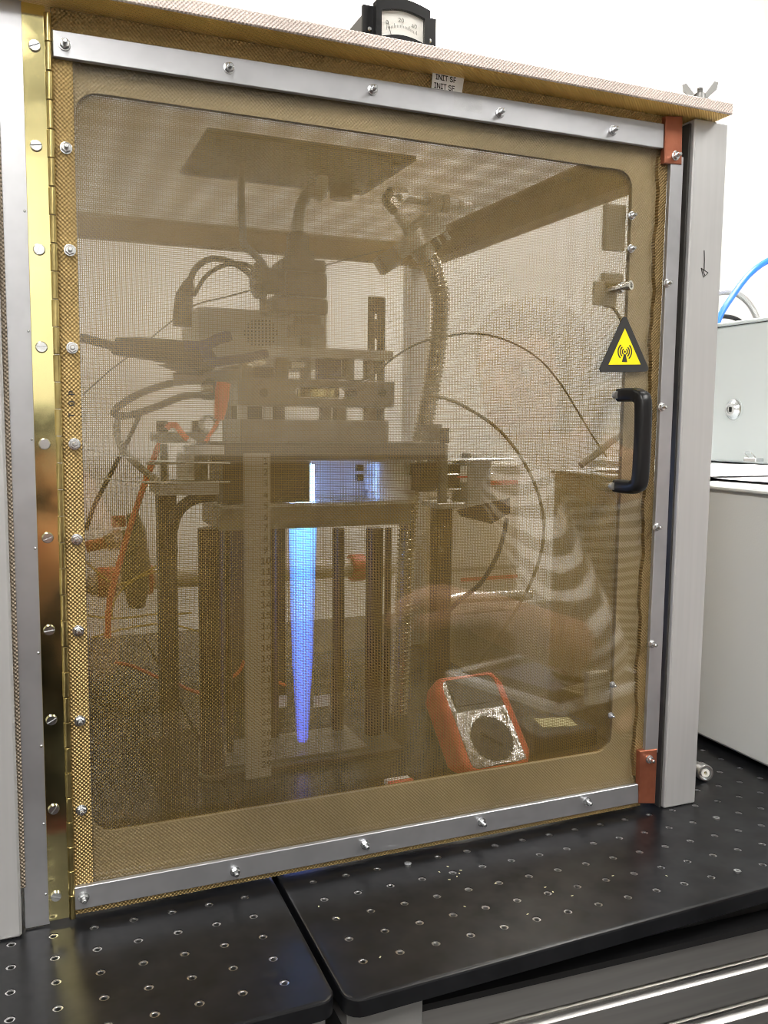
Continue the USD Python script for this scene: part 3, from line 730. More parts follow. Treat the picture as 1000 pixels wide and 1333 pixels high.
obj('tick_marks', tkm, m_inkgrey, t, kind='stuff', smooth=False)
# ---- plasma jet
jt, jb = at(394, 688, .33), at(391, 966, .33)
xs = at(394, 700, .33)[0]
obj('plasma_jet', lathe((xs, .33, jb[2]), (0, 0, 1), [(0, .0), (.0006, .0046), (.005, .0060), (.05, .0082), (.08, .0102), (.14, .0120), (jt[2] - jb[2] + .002, .0138)], 40),
    usdkit.material(stage, '/World/Looks/plasma_glow', {
        'g': ('geometry', {}), 's': ('separate_xyz', {}), 'm': ('map_range', {'from_min': Z0 + jb[2], 'from_max': Z0 + jt[2]}),
        'c': ('rgb_ramp', {'ramp': [(0, (.028, .055, .40)), (.25, (.045, .10, .55)), (.5, (.045, .14, .72)), (.8, (.055, .25, .92)), (1, (.075, .44, 1.05))]}),
        'lw': ('layer_weight', {'blend': .5}), 'inv': ('math', {'math_type': 'subtract', 'value1': 1.0}), 'pw': ('math', {'math_type': 'power', 'value2': 1.0}),
        'k': ('math', {'math_type': 'multiply', 'value2': 3.0}), 'e': ('emission', {}), 't': ('transparent_bsdf', {'color': (.80, .80, .85)}), 'a': ('add_closure', {})},
        [('g.position', 's.vector'), ('s.z', 'm.value'), ('m.result', 'c.fac'), ('c.color', 'e.color'), ('lw.facing', 'inv.value2'), ('inv.value', 'pw.value1'), ('pw.value', 'k.value1'), ('k.value', 'e.strength'), ('e.emission', 'a.closure1'), ('t.BSDF', 'a.closure2')], surface='a.closure'),
    label='glowing blue plasma jet hanging down beside the scale', cat='plasma jet')
obj('plasma_glow', lathe((jx, .33, jt[2] + .003), (0, 0, 1), [(0, .012), (at(394, 603, .33)[2] - jt[2] - .004, .0115)], 24), emit('chamber_plasma', (.22, .42, 1.0), 24.0), label='blue glow inside the metal chamber above the jet', cat='plasma')

# ---- left clamp stage
t = thing('clamp_stage', 'grey metal clamp stage on a dark leg left of the scale', 'stage', (at(220, 800, .31)[0], .31, 0))
obj('top_plate', pbox(205, 563, 274, 576, .295, .05), m_steel, t)
obj('side_plate', pbox(246, 580, 292, 592, .268, .026), m_steel_l, t)
obj('middle_rod', sweep(pts([(190, 603), (283, 602)], .30), .0014, 8), m_chrome, t)
obj('middle_rod', sweep(pts([(188, 628), (283, 627)], .30), .0014, 8), m_chrome, t)
obj('insulator', zrod(246, .32, .0105, 590, at(246, 624, .32)[2]), m_white, t)
for px in (213, 256, 265): obj('pillar', zrod(px, .312, .0034, 578, at(px, 630, .312)[2]), m_steel, t)
obj('arm_plate', pbox(206, 629, 286, 645, .295, .055), m_boxgrey, t)
obj('leg', pbox(209, 645, 232, 1000, .312, .02, z0=0), m_steel_d, t)
for px in (211, 257): obj('knob', zrod(px, .31, .005, 548, at(px, 563, .31)[2]), m_steel_d, t)
obj('clamp_ring', ring(at(270, 552, .30), (.3, -1, 0), .0062, .0085, .006), m_steel_l, t)
obj('lower_bar', pbox(196, 566, 206, 572, .30, .006), m_steel, t)
obj('curved_sleeve', tube(pts([(224, 720), (224, 690), (233, 665), (252, 650), (280, 645)], .305), .0052, 10), m_rubber, t)

# ---- right translation stage
t = thing('translation_stage', 'grey and black translation stage with a long bright shaft right of the chamber', 'stage', (at(600, 800, .34)[0], .34, 0))
obj('shaft', sweep(pts([(556, 600), (667, 598)], .33), .0017, 10), m_chrome, t, label='long bright steel shaft')
obj('carriage', pbox(548, 604, 599, 640, .335, .03), m_steel_d, t)
obj('upright', pbox(574, 578, 583, 655, .316, .008), m_steel, t)
obj('label_plate', pbox(600, 606, 608, 628, .328, .002), m_white, t)
obj('red_mark', pbox(596, 620, 609, 622, .3265, .001, .0001), m_red, t)
obj('motor_body', pbox(607, 598, 640, 662, .328, .035, .002), m_boxgrey, t)
obj('motor_cap', pbox(612, 590, 628, 599, .333, .02, .001), m_white, t)
obj('shoulder', hull(pts([(606, 630), (640, 640), (652, 660), (606, 665)], .335) + pts([(606, 630), (640, 640), (652, 660), (606, 665)], .365)), m_boxgrey, t)
obj('base_rail', pbox(570, 655, 606, 662, .326, .04), m_steel_l, t)
obj('cable_socket', hull(pts([(594, 664), (664, 648), (664, 668), (640, 682), (600, 672)], .326) + pts([(594, 664), (664, 648), (664, 668), (640, 682), (600, 672)], .350)), m_rubber, t)
for y0_, x1_ in ((618, 642), (638, 600), (649, 586)): obj('guide_rod', sweep(pts([(558, y0_), (x1_, y0_ - 1)], .331), .0010, 8), m_chrome, t)
obj('leg', pbox(568, 660, 588, 860, .365, .018, z0=0), m_steel_d, t)
obj('connector', pbox(548, 602, 570, 620, .318, .012), m_steel_d, t)
obj('thumb_screw', zrod(579, .333, .005, 557, at(579, 577, .333)[2]), m_steel_d, t)
obj('thumb_block', pbox(560, 552, 576, 576, .34, .02), m_steel, t)

# ---- gas valve
t = thing('gas_valve', 'dull metal gas valve with a bent tube rising to the lid', 'valve', tuple(at(388, 405, .37)))
obj('body', pbox(373, 354, 427, 386, .355, .045, .002), m_cast, t)
obj('upper_flange', pbox(368, 337, 425, 353, .358, .042, .002), m_cast, t)
obj('lower_flange', pbox(355, 387, 428, 408, .352, .048, .002), m_cast, t)
q = at(388, 330, .378); q2 = at(388, 303, .378)
obj('tube_nut', lathe(q, (0, 0, 1), [(0, .0095), (.002, .0115), (q2[2] - q[2] - .003, .0115), (q2[2] - q[2], .0095)], 6), m_cast, t)
obj('bonnet', zrod(390, .378, .0155, 329, at(390, 341, .378)[2]), m_cast, t)
e_ = at(398, 258, .378)
obj('bent_tube', tube(pts([(388, 304), (388, 288), (393, 268), (404, 248)], .378) + [np.array([at(404, 248, .378)[0] + .010, .376, .553]), np.array([at(404, 248, .378)[0] + .012, .374, .571])], .0058, 14), m_steel_l, t)
obj('side_port', cyl(at(376, 366, .375), at(334, 366, .375), .0125, n=20, c=.001), m_cast, t)
obj('side_knob', lathe(at(346, 366, .372), np.array([-1, 0, 0]), [(0, .0150), (.004, .0175), (.010, .0175), (.013, .013)], 16), m_cast, t)
obj('lever', tube(pts([(346, 352), (338, 338), (318, 318), (316, 300), (314, 250), (316, 208)], .365), .0036, 10), m_steel, t)
obj('drain_pipe', zrod(342, .375, .0034, 384, at(342, 405, .375)[2]), m_cast, t)
obj('outlet', zrod(400, .378, .0145, 408, at(400, 436, .378)[2]), m_cast, t)
obj('outlet_collar', zrod(398, .376, .0185, 424, at(398, 440, .376)[2]), m_steel, t)
obj('down_tube', zrod(398, .378, .006, 440, at(398, 494, .378)[2]), m_steel, t)

# ---- power supply on a column
t = thing('power_supply', 'grey instrument box with a round pattern of vent holes behind the valve', 'instrument', tuple(at(340, 475, .50)))
obj('body', pbox(259, 404, 426, 476, .47, .10, .001), m_boxgrey, t)
x_l = at(259, 440, .47)[0]; za_, zb_ = at(340, 476, .47)[2], at(340, 404, .47)[2]
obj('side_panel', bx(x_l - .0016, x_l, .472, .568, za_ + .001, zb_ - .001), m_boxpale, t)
vh = []
for i in range(10):
    for j in range(8):
        if (i - 4.5) ** 2 + (j - 3.5) ** 2 < 21:
            q = at(319 + i * 4.6, 418 + j * 4.4, .4697); vh.append(cyl(q, q - [0, .0003, 0], .00115, n=8))
obj('vent_holes', vh, m_ink, t, smooth=False)
obj('support_column', pbox(303, 477, 372, 900, .49, .05, z0=0), m_steel_d, t)
# slotted bracket
bp = pbox(479, 386, 501, 600, .43, .003)
for py0, py1 in ((408, 416), (440, 458), (485, 500)):
    A_, B_ = at(490, py0, .43), at(490, py1, .43)
    bp = bp - mf.Manifold.batch_hull([mf.Manifold.cylinder(.1, .0018, .0018, 14, True).rotate((90, 0, 0)).translate((A_[0], .43, z)) for z in (A_[2] - .0018, B_[2] + .0018)])
obj('slotted_bracket', bp, m_steel_d, label='black slotted metal bracket standing upright behind the upper plates', cat='bracket', smooth=False)

# ---- plug with cables behind
t = thing('mains_plug', 'dark cable plug with two looping cables left of the valve', 'plug', tuple(at(240, 410, .50)))
obj('plug_body', sweep(pts([(238, 425), (238, 405), (240, 385), (245, 372), (247, 364)], .50), [.0105, .0105, .0095, .007, .004], 12), m_cablegrey, t)
obj('cable', tube(pts([(246, 368), (256, 348), (275, 337), (300, 341), (322, 354), (336, 372)], .50), .0034, 8), m_cablegrey, t)
obj('cable', tube(pts([(252, 385), (268, 360), (290, 346), (315, 343), (335, 352)], .505), .0024, 8), m_cablegrey, t)

# ---- high voltage probe
t = thing('voltage_probe', 'dark blue-black high voltage probe pointing in from the left', 'probe', tuple(at(220, 470, .27)))
S_ = 1 / 1480
obj('probe_body', sweep(spline(pts([(149, 450), (152, 451), (180, 453), (215, 457), (245, 463), (262, 470), (272, 478), (276, 482)], .27), 6), np.interp(np.arange(43), np.linspace(0, 42, 8), np.array([7, 11, 13, 15, 18, 20, 15, 7]) * S_), 14), m_rubber, t)
obj('probe_cable', tube(pts([(100, 440), (112, 441), (130, 446), (152, 451)], .27), .0036, 10), m_cablegrey, t)
obj('clip_arm', tube(pts([(240, 452), (265, 450), (285, 441), (300, 437)], .262), .0048, 10), m_blue, t)
obj('clip_arm', tube(pts([(262, 474), (290, 470), (320, 466), (348, 460)], .262), .0040, 10), m_blue, t)
obj('clip_spring', cyl(at(262, 462, .258), at(274, 458, .258), .0062, n=14), m_blue, t)
obj('metal_jaw', hull(pts([(318, 474), (343, 467), (346, 474), (330, 478)], .258) + pts([(318, 474), (343, 467), (346, 474), (330, 478)], .266)), m_chrome, t)
obj('grip', hull(pts([(205, 475), (240, 470), (265, 490), (240, 488)], .262) + pts([(205, 475), (240, 470), (265, 490), (240, 488)], .28)), m_rubber, t)

# ---- coaxial tee and loops
t = thing('coaxial_tee', 'dull coaxial connectors with a dark looping cable under the probe', 'connector', tuple(at(262, 505, .28)))
obj('tee_body', cyl(at(225, 494, .28), at(312, 488, .28), .0055, n=14, c=.001), m_steel, t)
obj('tee_branch', cyl(at(272, 492, .28), at(270, 520, .28), .0062, n=14, c=.001), m_steel_d, t)
obj('coupling_nut', cyl(at(224, 493, .28), at(240, 492, .28), .0052, n=8, c=.0008), m_chrome, t)
obj('coupling_nut', cyl(at(262, 507, .27), at(276, 505, .27), .0040, n=8, c=.0006), m_chrome, t)
obj('loop_cable', tube(pts([(238, 497), (215, 501), (185, 511), (160, 525), (149, 536), (155, 541), (175, 539), (205, 529), (238, 516), (262, 514)], .285), .0031, 10), m_cablegrey, t)
obj('drop_cable', tube(pts([(155, 540), (152, 560), (157, 580), (170, 597), (188, 613), (205, 626)], .29), .0030, 10), m_cablepale, t)
obj('drop_cable', tube(pts([(183, 538), (172, 562), (158, 590), (140, 625), (122, 660), (112, 690)], .33), .0020, 8), m_cablegrey, t)
t = thing('red_connector', 'orange-red cable connector hanging left of the slotted plate', 'connector', tuple(at(288, 545, .28)))
obj('sleeve', sweep(pts([(291, 498), (289, 515), (287, 532), (285, 546)], .275), [.0062, .0064, .0056, .0040], 12), m_orange, t)
obj('lead', tube(pts([(285, 545), (280, 556), (273, 566), (268, 575)], .28), .0017, 8), m_orange, t)
t = thing('orange_lead', 'short bright orange lead plugged on top of the clamp stage', 'cable', tuple(at(232, 565, .29)))
obj('lead', tube(pts([(217, 558), (222, 553), (229, 554), (236, 563), (244, 572)], .29), .0026, 10), m_orange, t)
obj('plug', cyl(at(244, 571, .29), at(254, 577, .29), .0024, n=10), m_white, t)


def cable(name, label, pl, y, r, mat, cat='cable', n=8, **k): return obj(name, tube(pts(pl, y), r, n), mat, label=label, cat=cat, **k)


cable('orange_cable', 'long rust-orange cable running down behind the left hem', [(208, 577), (200, 598), (190, 625), (178, 660), (168, 690), (158, 725), (148, 760), (142, 790), (140, 830)], .34, .0028, m_orange)
cable('thin_wire', 'thin dark wire crossing from the probe cable to the valve', [(108, 514), (140, 485), (175, 458), (215, 425), (252, 398), (300, 385), (345, 372), (425, 345), (500, 325)], .42, .0008, m_cablegrey, 'wire')
cable('thin_wire', 'thin dark wire arching above the translation stage to the door handle', [(425, 489), (470, 495), (495, 480), (515, 464), (545, 447), (580, 438), (620, 434), (662, 444), (700, 466), (728, 497), (752, 535), (770, 565), (790, 595)], .30, .0010, m_cablegrey, 'wire')
cable('clear_tube', 'clear stiff tube arching round the right of the stage', [(556, 515), (585, 520), (620, 538), (652, 562), (680, 598), (700, 640), (708, 680), (704, 722), (688, 765), (665, 805), (632, 852), (615, 870)], .29, .0017, pm('translucent_tube', (.22, .18, .11), .15, spec=.8), 'tube')
cable('grey_cable', 'dark grey cable dropping from the stage socket', [(660, 674), (655, 700), (645, 728), (625, 760), (600, 780), (585, 795)], .345, .0026, m_cablegrey)
cable('looped_lead', 'short lead curled under the coaxial feedthrough', [(795, 378), (786, 384), (782, 392), (788, 398), (797, 400), (806, 412), (812, 425)], .16, .0014, m_cablegrey)
cable('patch_cable', 'dull cable crossing behind the black door handle', [(756, 606), (775, 592), (800, 572), (820, 562), (838, 556)], .22, .0034, m_cablepale)
for i, (lab, pl) in enumerate((('bright thin clear fibre, upper of two crossing left of the stage', [(88, 580), (130, 588), (175, 597), (230, 601), (300, 603)]), ('bright thin clear fibre, lower of two crossing left of the stage', [(88, 617), (130, 622), (180, 627), (240, 628), (300, 627)]))):
    cable('clear_fibre', lab, pl, .24, .0007, m_white, 'fibre', 6)
yw = ([(110, 730), (150, 760), (190, 745), (225, 722)], [(105, 800), (150, 805), (200, 800), (250, 798)], [(145, 805), (150, 780), (175, 755), (230, 735)], [(120, 830), (165, 818), (215, 812), (260, 822)])
for i, (pl, w) in enumerate(zip(yw, ('rising toward the stage leg', 'lying flat along the table', 'curving steeply beside the orange cable', 'lowest, sagging toward the rod'))):
    cable('yellow_wire', 'thin yellow wire behind the lower left hem, ' + w, pl, .50 + .012 * i, .0012, m_yellowwire, 'wire', 6, group='yellow wires')
for i, (pl, w) in enumerate((([(150, 862), (175, 868), (206, 882)], 'left of the stage leg'), ([(226, 888), (245, 897), (260, 902)], 'between the leg and the thick rod'), ([(302, 882), (312, 873), (318, 860)], 'just left of the scale'), ([(355, 885), (372, 892)], 'between the scale and the jet'))):
    cable('orange_wire_end', 'short orange wire end ' + w, pl, .42, .0018, m_orange, 'wire', 6, group='orange wire ends')
# paper scraps behind the jet
for px0, py0, px1, py1, lab in ((356, 906, 374, 921, 'small white paper scrap left of the jet foot'), (408, 905, 430, 920, 'small white paper scrap right of the jet foot')):
    obj('paper_scrap', pbox(px0, py0, px1, py1, .43, .001, .0001), m_white, label=lab, cat='paper scrap', smooth=False)
q = atz(520, 1012, .008)
t = thing('striped_tag', 'small red and white tag lying near the foot of the hose', 'tag', tuple(q))
obj('card', bx(q[0] - .012, q[0] + .012, q[1] - .006, q[1] + .008, .0005, .006, .001), m_white, t); obj('stripe', bx(q[0] - .0122, q[0] + .0122, q[1] - .0062, q[1] - .001, .002, .0063, .0003), m_red, t)

# ---- corrugated hose
hpth = spline(pts([(546, 322, .385), (558, 338, .39), (567, 358, .40), (573, 385, .41), (573, 415, .415), (570, 450, .42), (564, 490, .42), (557, 530, .42), (548, 570, .42), (540, 610, .42), (533, 660, .415), (529, 710, .41), (526, 770, .41), (523, 840, .41), (519, 910, .41), (516, 955, .41)], .4), 60)
dl = np.r_[0, np.cumsum(np.linalg.norm(np.diff(hpth, axis=0), axis=1))]
ss = np.arange(0, dl[-1], .0008); hp2 = np.stack([np.interp(ss, dl, hpth[:, k]) for k in range(3)], 1)
k5 = np.ones(9) / 9; hp2[4:-4] = np.stack([np.convolve(hp2[:, k], k5, 'valid') for k in range(3)], 1)
m_bellows = pm('bellows_steel', (.62, .59, .52), .2, 1.0)
hose = thing('bellows_hose', 'corrugated steel bellows hose hanging from the clamp to the table', 'hose', tuple(hpth[-1]))
obj('bellows', sweep(hp2, .0096 + .0013 * np.sin(2 * np.pi * ss / .0052), 18), m_bellows, hose)
obj('end_sleeve', sweep(hp2[:16], .0120, 18), m_steel_l, hose)
# ---- vacuum clamp with lugs and wing nut
cl_o = at(540, 315, .385); axn = (hpth[0] - hpth[25]); axn /= np.linalg.norm(axn)
t = thing('vacuum_clamp', 'cast aluminium vacuum clamp with wing screw at the top of the bellows hose', 'clamp', tuple(cl_o))
axn = np.array([-.55, 0.10, .82]); axn /= np.linalg.norm(axn); u_ = np.array([.82, -.1, .55]); u_ /= np.linalg.norm(u_); v_ = np.cross(axn, u_)
cc = at(534, 318, .385)
obj('ring_half', ring(cc - axn * .008, axn, .013, .0235, .016, 30), m_steel_l, t)
obj('lug', moved(bx(.018, .040, -.012, .012, -.008, .0075, .002), np.stack([u_, v_, axn], 1), cc), m_steel_l, t)
obj('lug', moved(bx(-.042, -.018, -.012, .012, -.012, .0075, .003), np.stack([u_, v_, axn], 1), cc), m_steel, t)
obj('lever_plate', moved(bx(.012, .040, -.0095, -.0065, .006, .014, .001), np.stack([u_, v_, axn], 1), cc), m_steel_l, t)
obj('lever_plate', moved(bx(.012, .034, .0060, .0085, .006, .019, .001), np.stack([u_, v_, axn], 1), cc), m_steel_l, t)
obj('screw', cyl(cc + u_ * .026 - axn * .020, cc + u_ * .026 + axn * .012, .0028, n=12), m_steel_d, t)
for k_ in (-1, 1): obj('wing', moved(bx(-.0022 + k_ * .006, .0022 + k_ * .006, -.002, .002, -.018, -.009, .001), np.stack([u_, v_, axn], 1), cc + u_ * .034), m_steel_l, t)
# ---- compression fittings
t = thing('tube_fitting', 'bright steel elbow and compression fittings above the vacuum clamp', 'pipe fitting', tuple(at(535, 262, .37)))


def hexn(p0, p1, r, c=.001, rot=.2): return cyl(p0, p1, r, n=6, c=c, rot=rot)


yF = .372
obj('elbow', rbox(*at(510, 262, yF), .018, .018, .018, .004), m_steel, t)
obj('elbow_nut', hexn(at(506, 252, yF - .004), at(528, 252, yF), .0072, .001, .1), m_chrome, t)
obj('elbow_nut', hexn(at(504, 260, yF - .004), at(516, 275, yF - .004), .0085), m_chrome, t)
obj('elbow_plug', lathe(at(505, 258, yF), (-1, -.2, .2), [(0, .0075), (.003, .0075), (.004, .0055)], 6), m_chrome, t)
obj('tube', sweep(pts([(526, 258), (556, 262)], yF), .0044, 12), m_steel_l, t)
obj('hex_nut', hexn(at(553, 263, yF), at(572, 265, yF), .0115), m_chrome, t)
obj('hex_nut', hexn(at(574, 265, yF), at(582, 266, yF), .0105), m_chrome, t)
obj('hex_nut', hexn(at(582, 266, yF), at(592, 268, yF), .0085), m_steel_l, t)
obj('hex_nut', hexn(at(595, 268, yF), at(602, 269, yF), .0068), m_chrome, t)
obj('tube_end', sweep(pts([(590, 267), (613, 270)], yF), .0050, 12), m_steel_l, t)
obj('down_tube', sweep(pts([(514, 272), (528, 298), (536, 318)], yF + .004), .0042, 12), m_steel_l, t)
# ---- dark plate under lid
q = [atz(*p, .572) for p in ((262, 178), (540, 205), (490, 258), (247, 228))]
t = thing('lid_plate', 'dark flat plate bolted under the cage lid above the valve', 'plate', (.07, .36, .5715))
obj('plate', bx(-.034, .160, .290, .430, .5718, .5758), m_steel_d, t, smooth=False)
for x in (-.02, .146):
    for y in (.305, .415): obj('bolt', lathe((x, y, .5718), (0, 0, -1), [(0, .004), (.002, .004), (.0025, .003)], 6), m_steel_d, t)
obj('nipple', cyl((.125, .40, .5718), (.125, .40, .558), .012, n=16, c=.001), m_steel_d, t)

# ---- crumpled clear bag on the leg
g = np.linspace(0, 1, 26); uu, vv = np.meshgrid(g, g)
A_, B_, C_, D_ = at(538, 702, .315), at(592, 668, .315), at(592, 715, .315), at(520, 735, .315)
base = (A_[None, None] * ((1 - uu) * (1 - vv))[..., None] + B_[None, None] * (uu * (1 - vv))[..., None] + C_[None, None] * (uu * vv)[..., None] + D_[None, None] * ((1 - uu) * vv)[..., None])
rid = np.abs(meshkit.fbm(np.stack([uu * 5, vv * 3, uu * 0], -1), 3, 8) - .5) * .03
base[..., 1] -= rid; base[..., 2] += rid * .3
n = 26; V = base.reshape(-1, 3); Fc = []
for r_ in range(n - 1):
    for c_ in range(n - 1):
        a0_ = r_ * n + c_; Fc += [(a0_, a0_ + 1, a0_ + n + 1), (a0_, a0_ + n + 1, a0_ + n)]
obj('plastic_bag', trimesh.Trimesh(V, Fc, process=False), m_film, label='crumpled clear plastic film hanging on the stage leg', cat='plastic bag', smooth=50)

# ---- multimeter
BL, BR, TL, TR = atz(611, 1010, .004), atz(694, 993, .004), at(579, 879, .292), at(657, 869, .292)
ux = (BR - BL) / np.linalg.norm(BR - BL); uy = ((TL + TR) / 2 - (BL + BR) / 2); uy -= ux * (uy @ ux); HH = np.linalg.norm(uy); uy /= HH; un = np.cross(ux, uy)
W = (np.linalg.norm(BR - BL) + np.linalg.norm(TR - TL)) / 2; O = (BL + BR) / 2
RM = np.stack([ux, uy, un], 1)
t = thing('multimeter', 'orange-red handheld multimeter with foil covered face leaning behind the door', 'multimeter', (O[0], O[1], 0))


def mmx(m): return moved(m, RM, O)


hol = trimesh.creation.extrude_polygon(rrect(-W / 2 - .003, W / 2 + .003, .0, HH + .004, .012), .030, engine='earcut'); hv = np.array(hol.vertices); hv[:, 2] -= .0315
holster = hull(np.vstack([hv * [1, 1, 1], (hv * [.93, .96, 0]) + [0, .002, .0008]])) if False else mf.Manifold.batch_hull([mf.Manifold.sphere(.0045, 12).translate((sx * (W / 2 - .006), y, z)) for sx in (-1, 1) for y in (.004, HH - .006) for z in (-.026, -.0035)] + [mf.Manifold.sphere(.0045, 12).translate((sx * (W / 2 - .0005), y, z)) for sx in (-1, 1) for y in (.014, HH - .016) for z in (-.026, -.0035)])
rec = mf.CrossSection([list(rrect(-W / 2 + .0045, W / 2 - .0045, .004, HH - .0055, .008).exterior.coords)[:-1][::-1]]).extrude(.01).translate((0, 0, -.0008))
obj('holster', mmx(holster - rec), m_meterred, t)
obj('face_plate', mmx(extr(rrect(-W / 2 + .0048, W / 2 - .0048, .0042, HH - .0058, .008), .0006, (0, 0, -.0007), (1, 0, 0), (0, 1, 0))), m_screen, t, smooth=False)
# foil: bumpy sheet around dial, below the screen
fy0, fy1 = .005, HH * .60
gx, gy = np.meshgrid(np.linspace(-W / 2 + .005, W / 2 - .005, 40), np.linspace(fy0, fy1, 40)); gz = .0008 + .0014 * np.abs(meshkit.fbm(np.stack([gx * 160, gy * 160, gx * 0], -1), 3, 4) - .5) * 2
V = np.stack([gx, gy, gz], -1).reshape(-1, 3); Fc = []
dc = np.array([.0015, HH * .30]); dr = W * .325
for r_ in range(39):
    for c_ in range(39):
        a0_ = r_ * 40 + c_
        if np.linalg.norm((V[a0_, :2] + V[a0_ + 41, :2]) / 2 - dc) > dr: Fc += [(a0_, a0_ + 1, a0_ + 41), (a0_, a0_ + 41, a0_ + 40)]
obj('foil_cover', mmx(trimesh.Trimesh(V, Fc, process=False)), m_foil, t, label='crumpled silver foil', smooth=20)
gx, gy = np.meshgrid(np.linspace(-W / 2 + .004, -W / 2 + .0095, 8), np.linspace(HH * .55, HH - .007, 30)); gz = .0007 + .0012 * np.abs(meshkit.fbm(np.stack([gx * 160, gy * 160, gx * 0], -1), 3, 6) - .5) * 2
V = np.stack([gx, gy, gz], -1).reshape(-1, 3); Fc = []
for r_ in range(29):
    for c_ in range(7):
        a0_ = r_ * 8 + c_; Fc += [(a0_, a0_ + 1, a0_ + 9), (a0_, a0_ + 9, a0_ + 8)]
obj('foil_cover', mmx(trimesh.Trimesh(V, Fc, process=False)), m_foil, t, smooth=20)
obj('display', mmx(bx(-W / 2 + .011, W / 2 - .007, HH * .66, HH * .86, -.0003, .0012, .0004)), m_screen, t, smooth=False)
obj('dial_disc', mmx(lathe((dc[0], dc[1], -.0002), (0, 0, 1), [(0, dr - .0005), (.0012, dr - .0005), (.0016, dr - .001)], 40)), m_dial, t)
obj('dial_knob', mmx(mf.Manifold.batch_hull([mf.Manifold.cylinder(.004, .003, .0022, 14).translate((dc[0] + s * .011 * .75, dc[1] + s * -.011 * .6, .0012)) for s in (-1, 1)])), m_dial, t)
obj('tilt_stand', mmx(bx(-.015, .015, HH * .5, HH * .55, -.062, -.030, .001)), m_meterred, t)
# ---- black adapter with a sticky note
q = atz(745, 960, .012) + np.array([-.006, .012, 0])
t = thing('power_adapter', 'black adapter box lying on the table right of the multimeter', 'adapter', (q[0], q[1], 0))
obj('body', rbox(q[0] - .004, q[1] + .01, .0115, .076, .060, .021, .005), m_rubber, t); obj('lead', tube([q + [-.038, .02, 0], q + [-.06, .05, -.006], q + [-.03, .09, -.008]], .0028, 8), m_rubber, t)
obj('sticky_note', moved(bx(-.019, .019, -.013, .013, 0, .0005, .0001), Ro.from_euler('z', -12, degrees=True).as_matrix(), (q[0] - .001, q[1] + .008, .0222)), m_note, label='pale yellow note on the black adapter', cat='note', smooth=False)
obj('pale_card', moved(bx(-.035, .035, -.028, .028, 0, .001, .0002), Ro.from_euler('z', 15, degrees=True).as_matrix(), tuple(atz(790, 905, 0) + [0, .02, .001])), pm('pale_card_stock', (.5, .47, .36), .7), label='pale card lying flat behind the adapter', cat='card', smooth=False)
m_sheet = clear('grey_clear_sheet', 1.5, (.62, .60, .56), .2)
P = pts([(180, 965), (258, 945), (258, 1055), (212, 1062)], .25); P[2][2] = max(P[2][2], .001); P[3][2] = max(P[3][2], .001)
obj('acrylic_offcut', hull(P + [p + [0, .003, 0] for p in P]), m_sheet, label='tapering clear acrylic offcut standing near the hinge-side corner', cat='acrylic sheet', smooth=False)

# ================================================================ BEHIND THE CAGE
t = thing('wall_pipe', 'white horizontal pipe with red couplings behind the cage', 'pipe', tuple(at(300, 745, .80)))
zq = at(300, 748, .80)[2]; xa, xb = at(60, 748, .80)[0], at(525, 748, .80)[0]
obj('pipe', cyl((xa, .80, zq), (xb, .80, zq), .0145, n=20), m_whitepipe, t)
for px0, px1 in ((126, 150), (182, 198), (456, 473)):
    obj('coupling', cyl((at(px0, 748, .8)[0], .80, zq), (at(px1, 748, .8)[0], .80, zq), .0215, n=20, c=.001), m_red, t, label='red pipe coupling')
obj('collar', cyl((at(116, 748, .8)[0], .80, zq), (at(126, 748, .8)[0], .80, zq), .0185, n=20, c=.001), m_white, t)
for x in (xa + .03, (xa + xb) / 2, xb - .03): obj('pipe_clip', bx(x - .006, x + .006, .79, .835, zq - .018, zq + .018), m_white, t); obj('standoff', bx(x - .006, x + .006, .835, .85, 0.0, zq + .03), m_white, t)
t = thing('ball_valve', 'dull brass ball valve with a red handle on the pipe behind the cage', 'valve', tuple(at(178, 740, .74)))
obj('valve_body', sweep(pts([(178, 790), (178, 770), (176, 750), (176, 735), (177, 715), (178, 690), (172, 668)], .74), [.011, .016, .019, .021, .016, .012, .008], 14), m_cast, t)
obj('red_handle', pbox(146, 672, 164, 686, .735, .012, .001), m_red, t)
obj('elbow', tube(pts([(165, 700), (150, 703), (138, 707)], .74), .011, 12), m_cast, t)
obj('orange_hose', tube(pts([(138, 707), (125, 709), (112, 712)], .74), .0078, 12), m_orange, t)
obj('valve_nut', lathe(at(156, 702, .74), (1, 0, .2), [(-.008, .014), (.004, .014)], 8), m_steel_l, t)
t = thing('storage_box', 'white plastic storage box with thin red stripes behind the translation stage', 'box', tuple(at(650, 775, .78)))
obj('body', pbox(556, 604, 676, 800, .76, .08, .004), pm('storage_white', (.62, .58, .52), .5), t)
for py in (628, 752): obj('red_stripe', pbox(600, py - 2, 674, py + 3, .7592, .0015, .0002), m_red, t, smooth=False)
obj('lid_seam', pbox(556, 738, 676, 743, .7585, .002, .0004), m_cablepale, t, smooth=False)
obj('foil_duct', tube(pts([(575, 785), (600, 778), (640, 776), (690, 774)], .66), .0085 , 12), m_foil, label='short crinkled foil duct lying behind the multimeter', cat='duct')

# ================================================================ PEOPLE (in front of the cage; the acrylic pane and the brass reflect them)
def S(p, r, n=18): return mf.Manifold.sphere(r, n).translate(tuple(float(c) for c in p))


def limb(*pr):
    out = []
    for (p0, r0), (p1, r1) in zip(pr, pr[1:]): out.append(mf.Manifold.batch_hull([S(p0, r0), S(p1, r1)]))
    return out


def unit(v): v = np.asarray(v, float); return v / np.linalg.norm(v)


def fuse(parts, edge, it=8):
    m = mf.Manifold.batch_boolean(parts, mf.OpType.Add).refine_to_length(edge); t_ = tri(m); t_ = trimesh.Trimesh(t_.vertices, t_.faces, process=True)
    if it: trimesh.smoothing.filter_taubin(t_, iterations=it)
    return t_


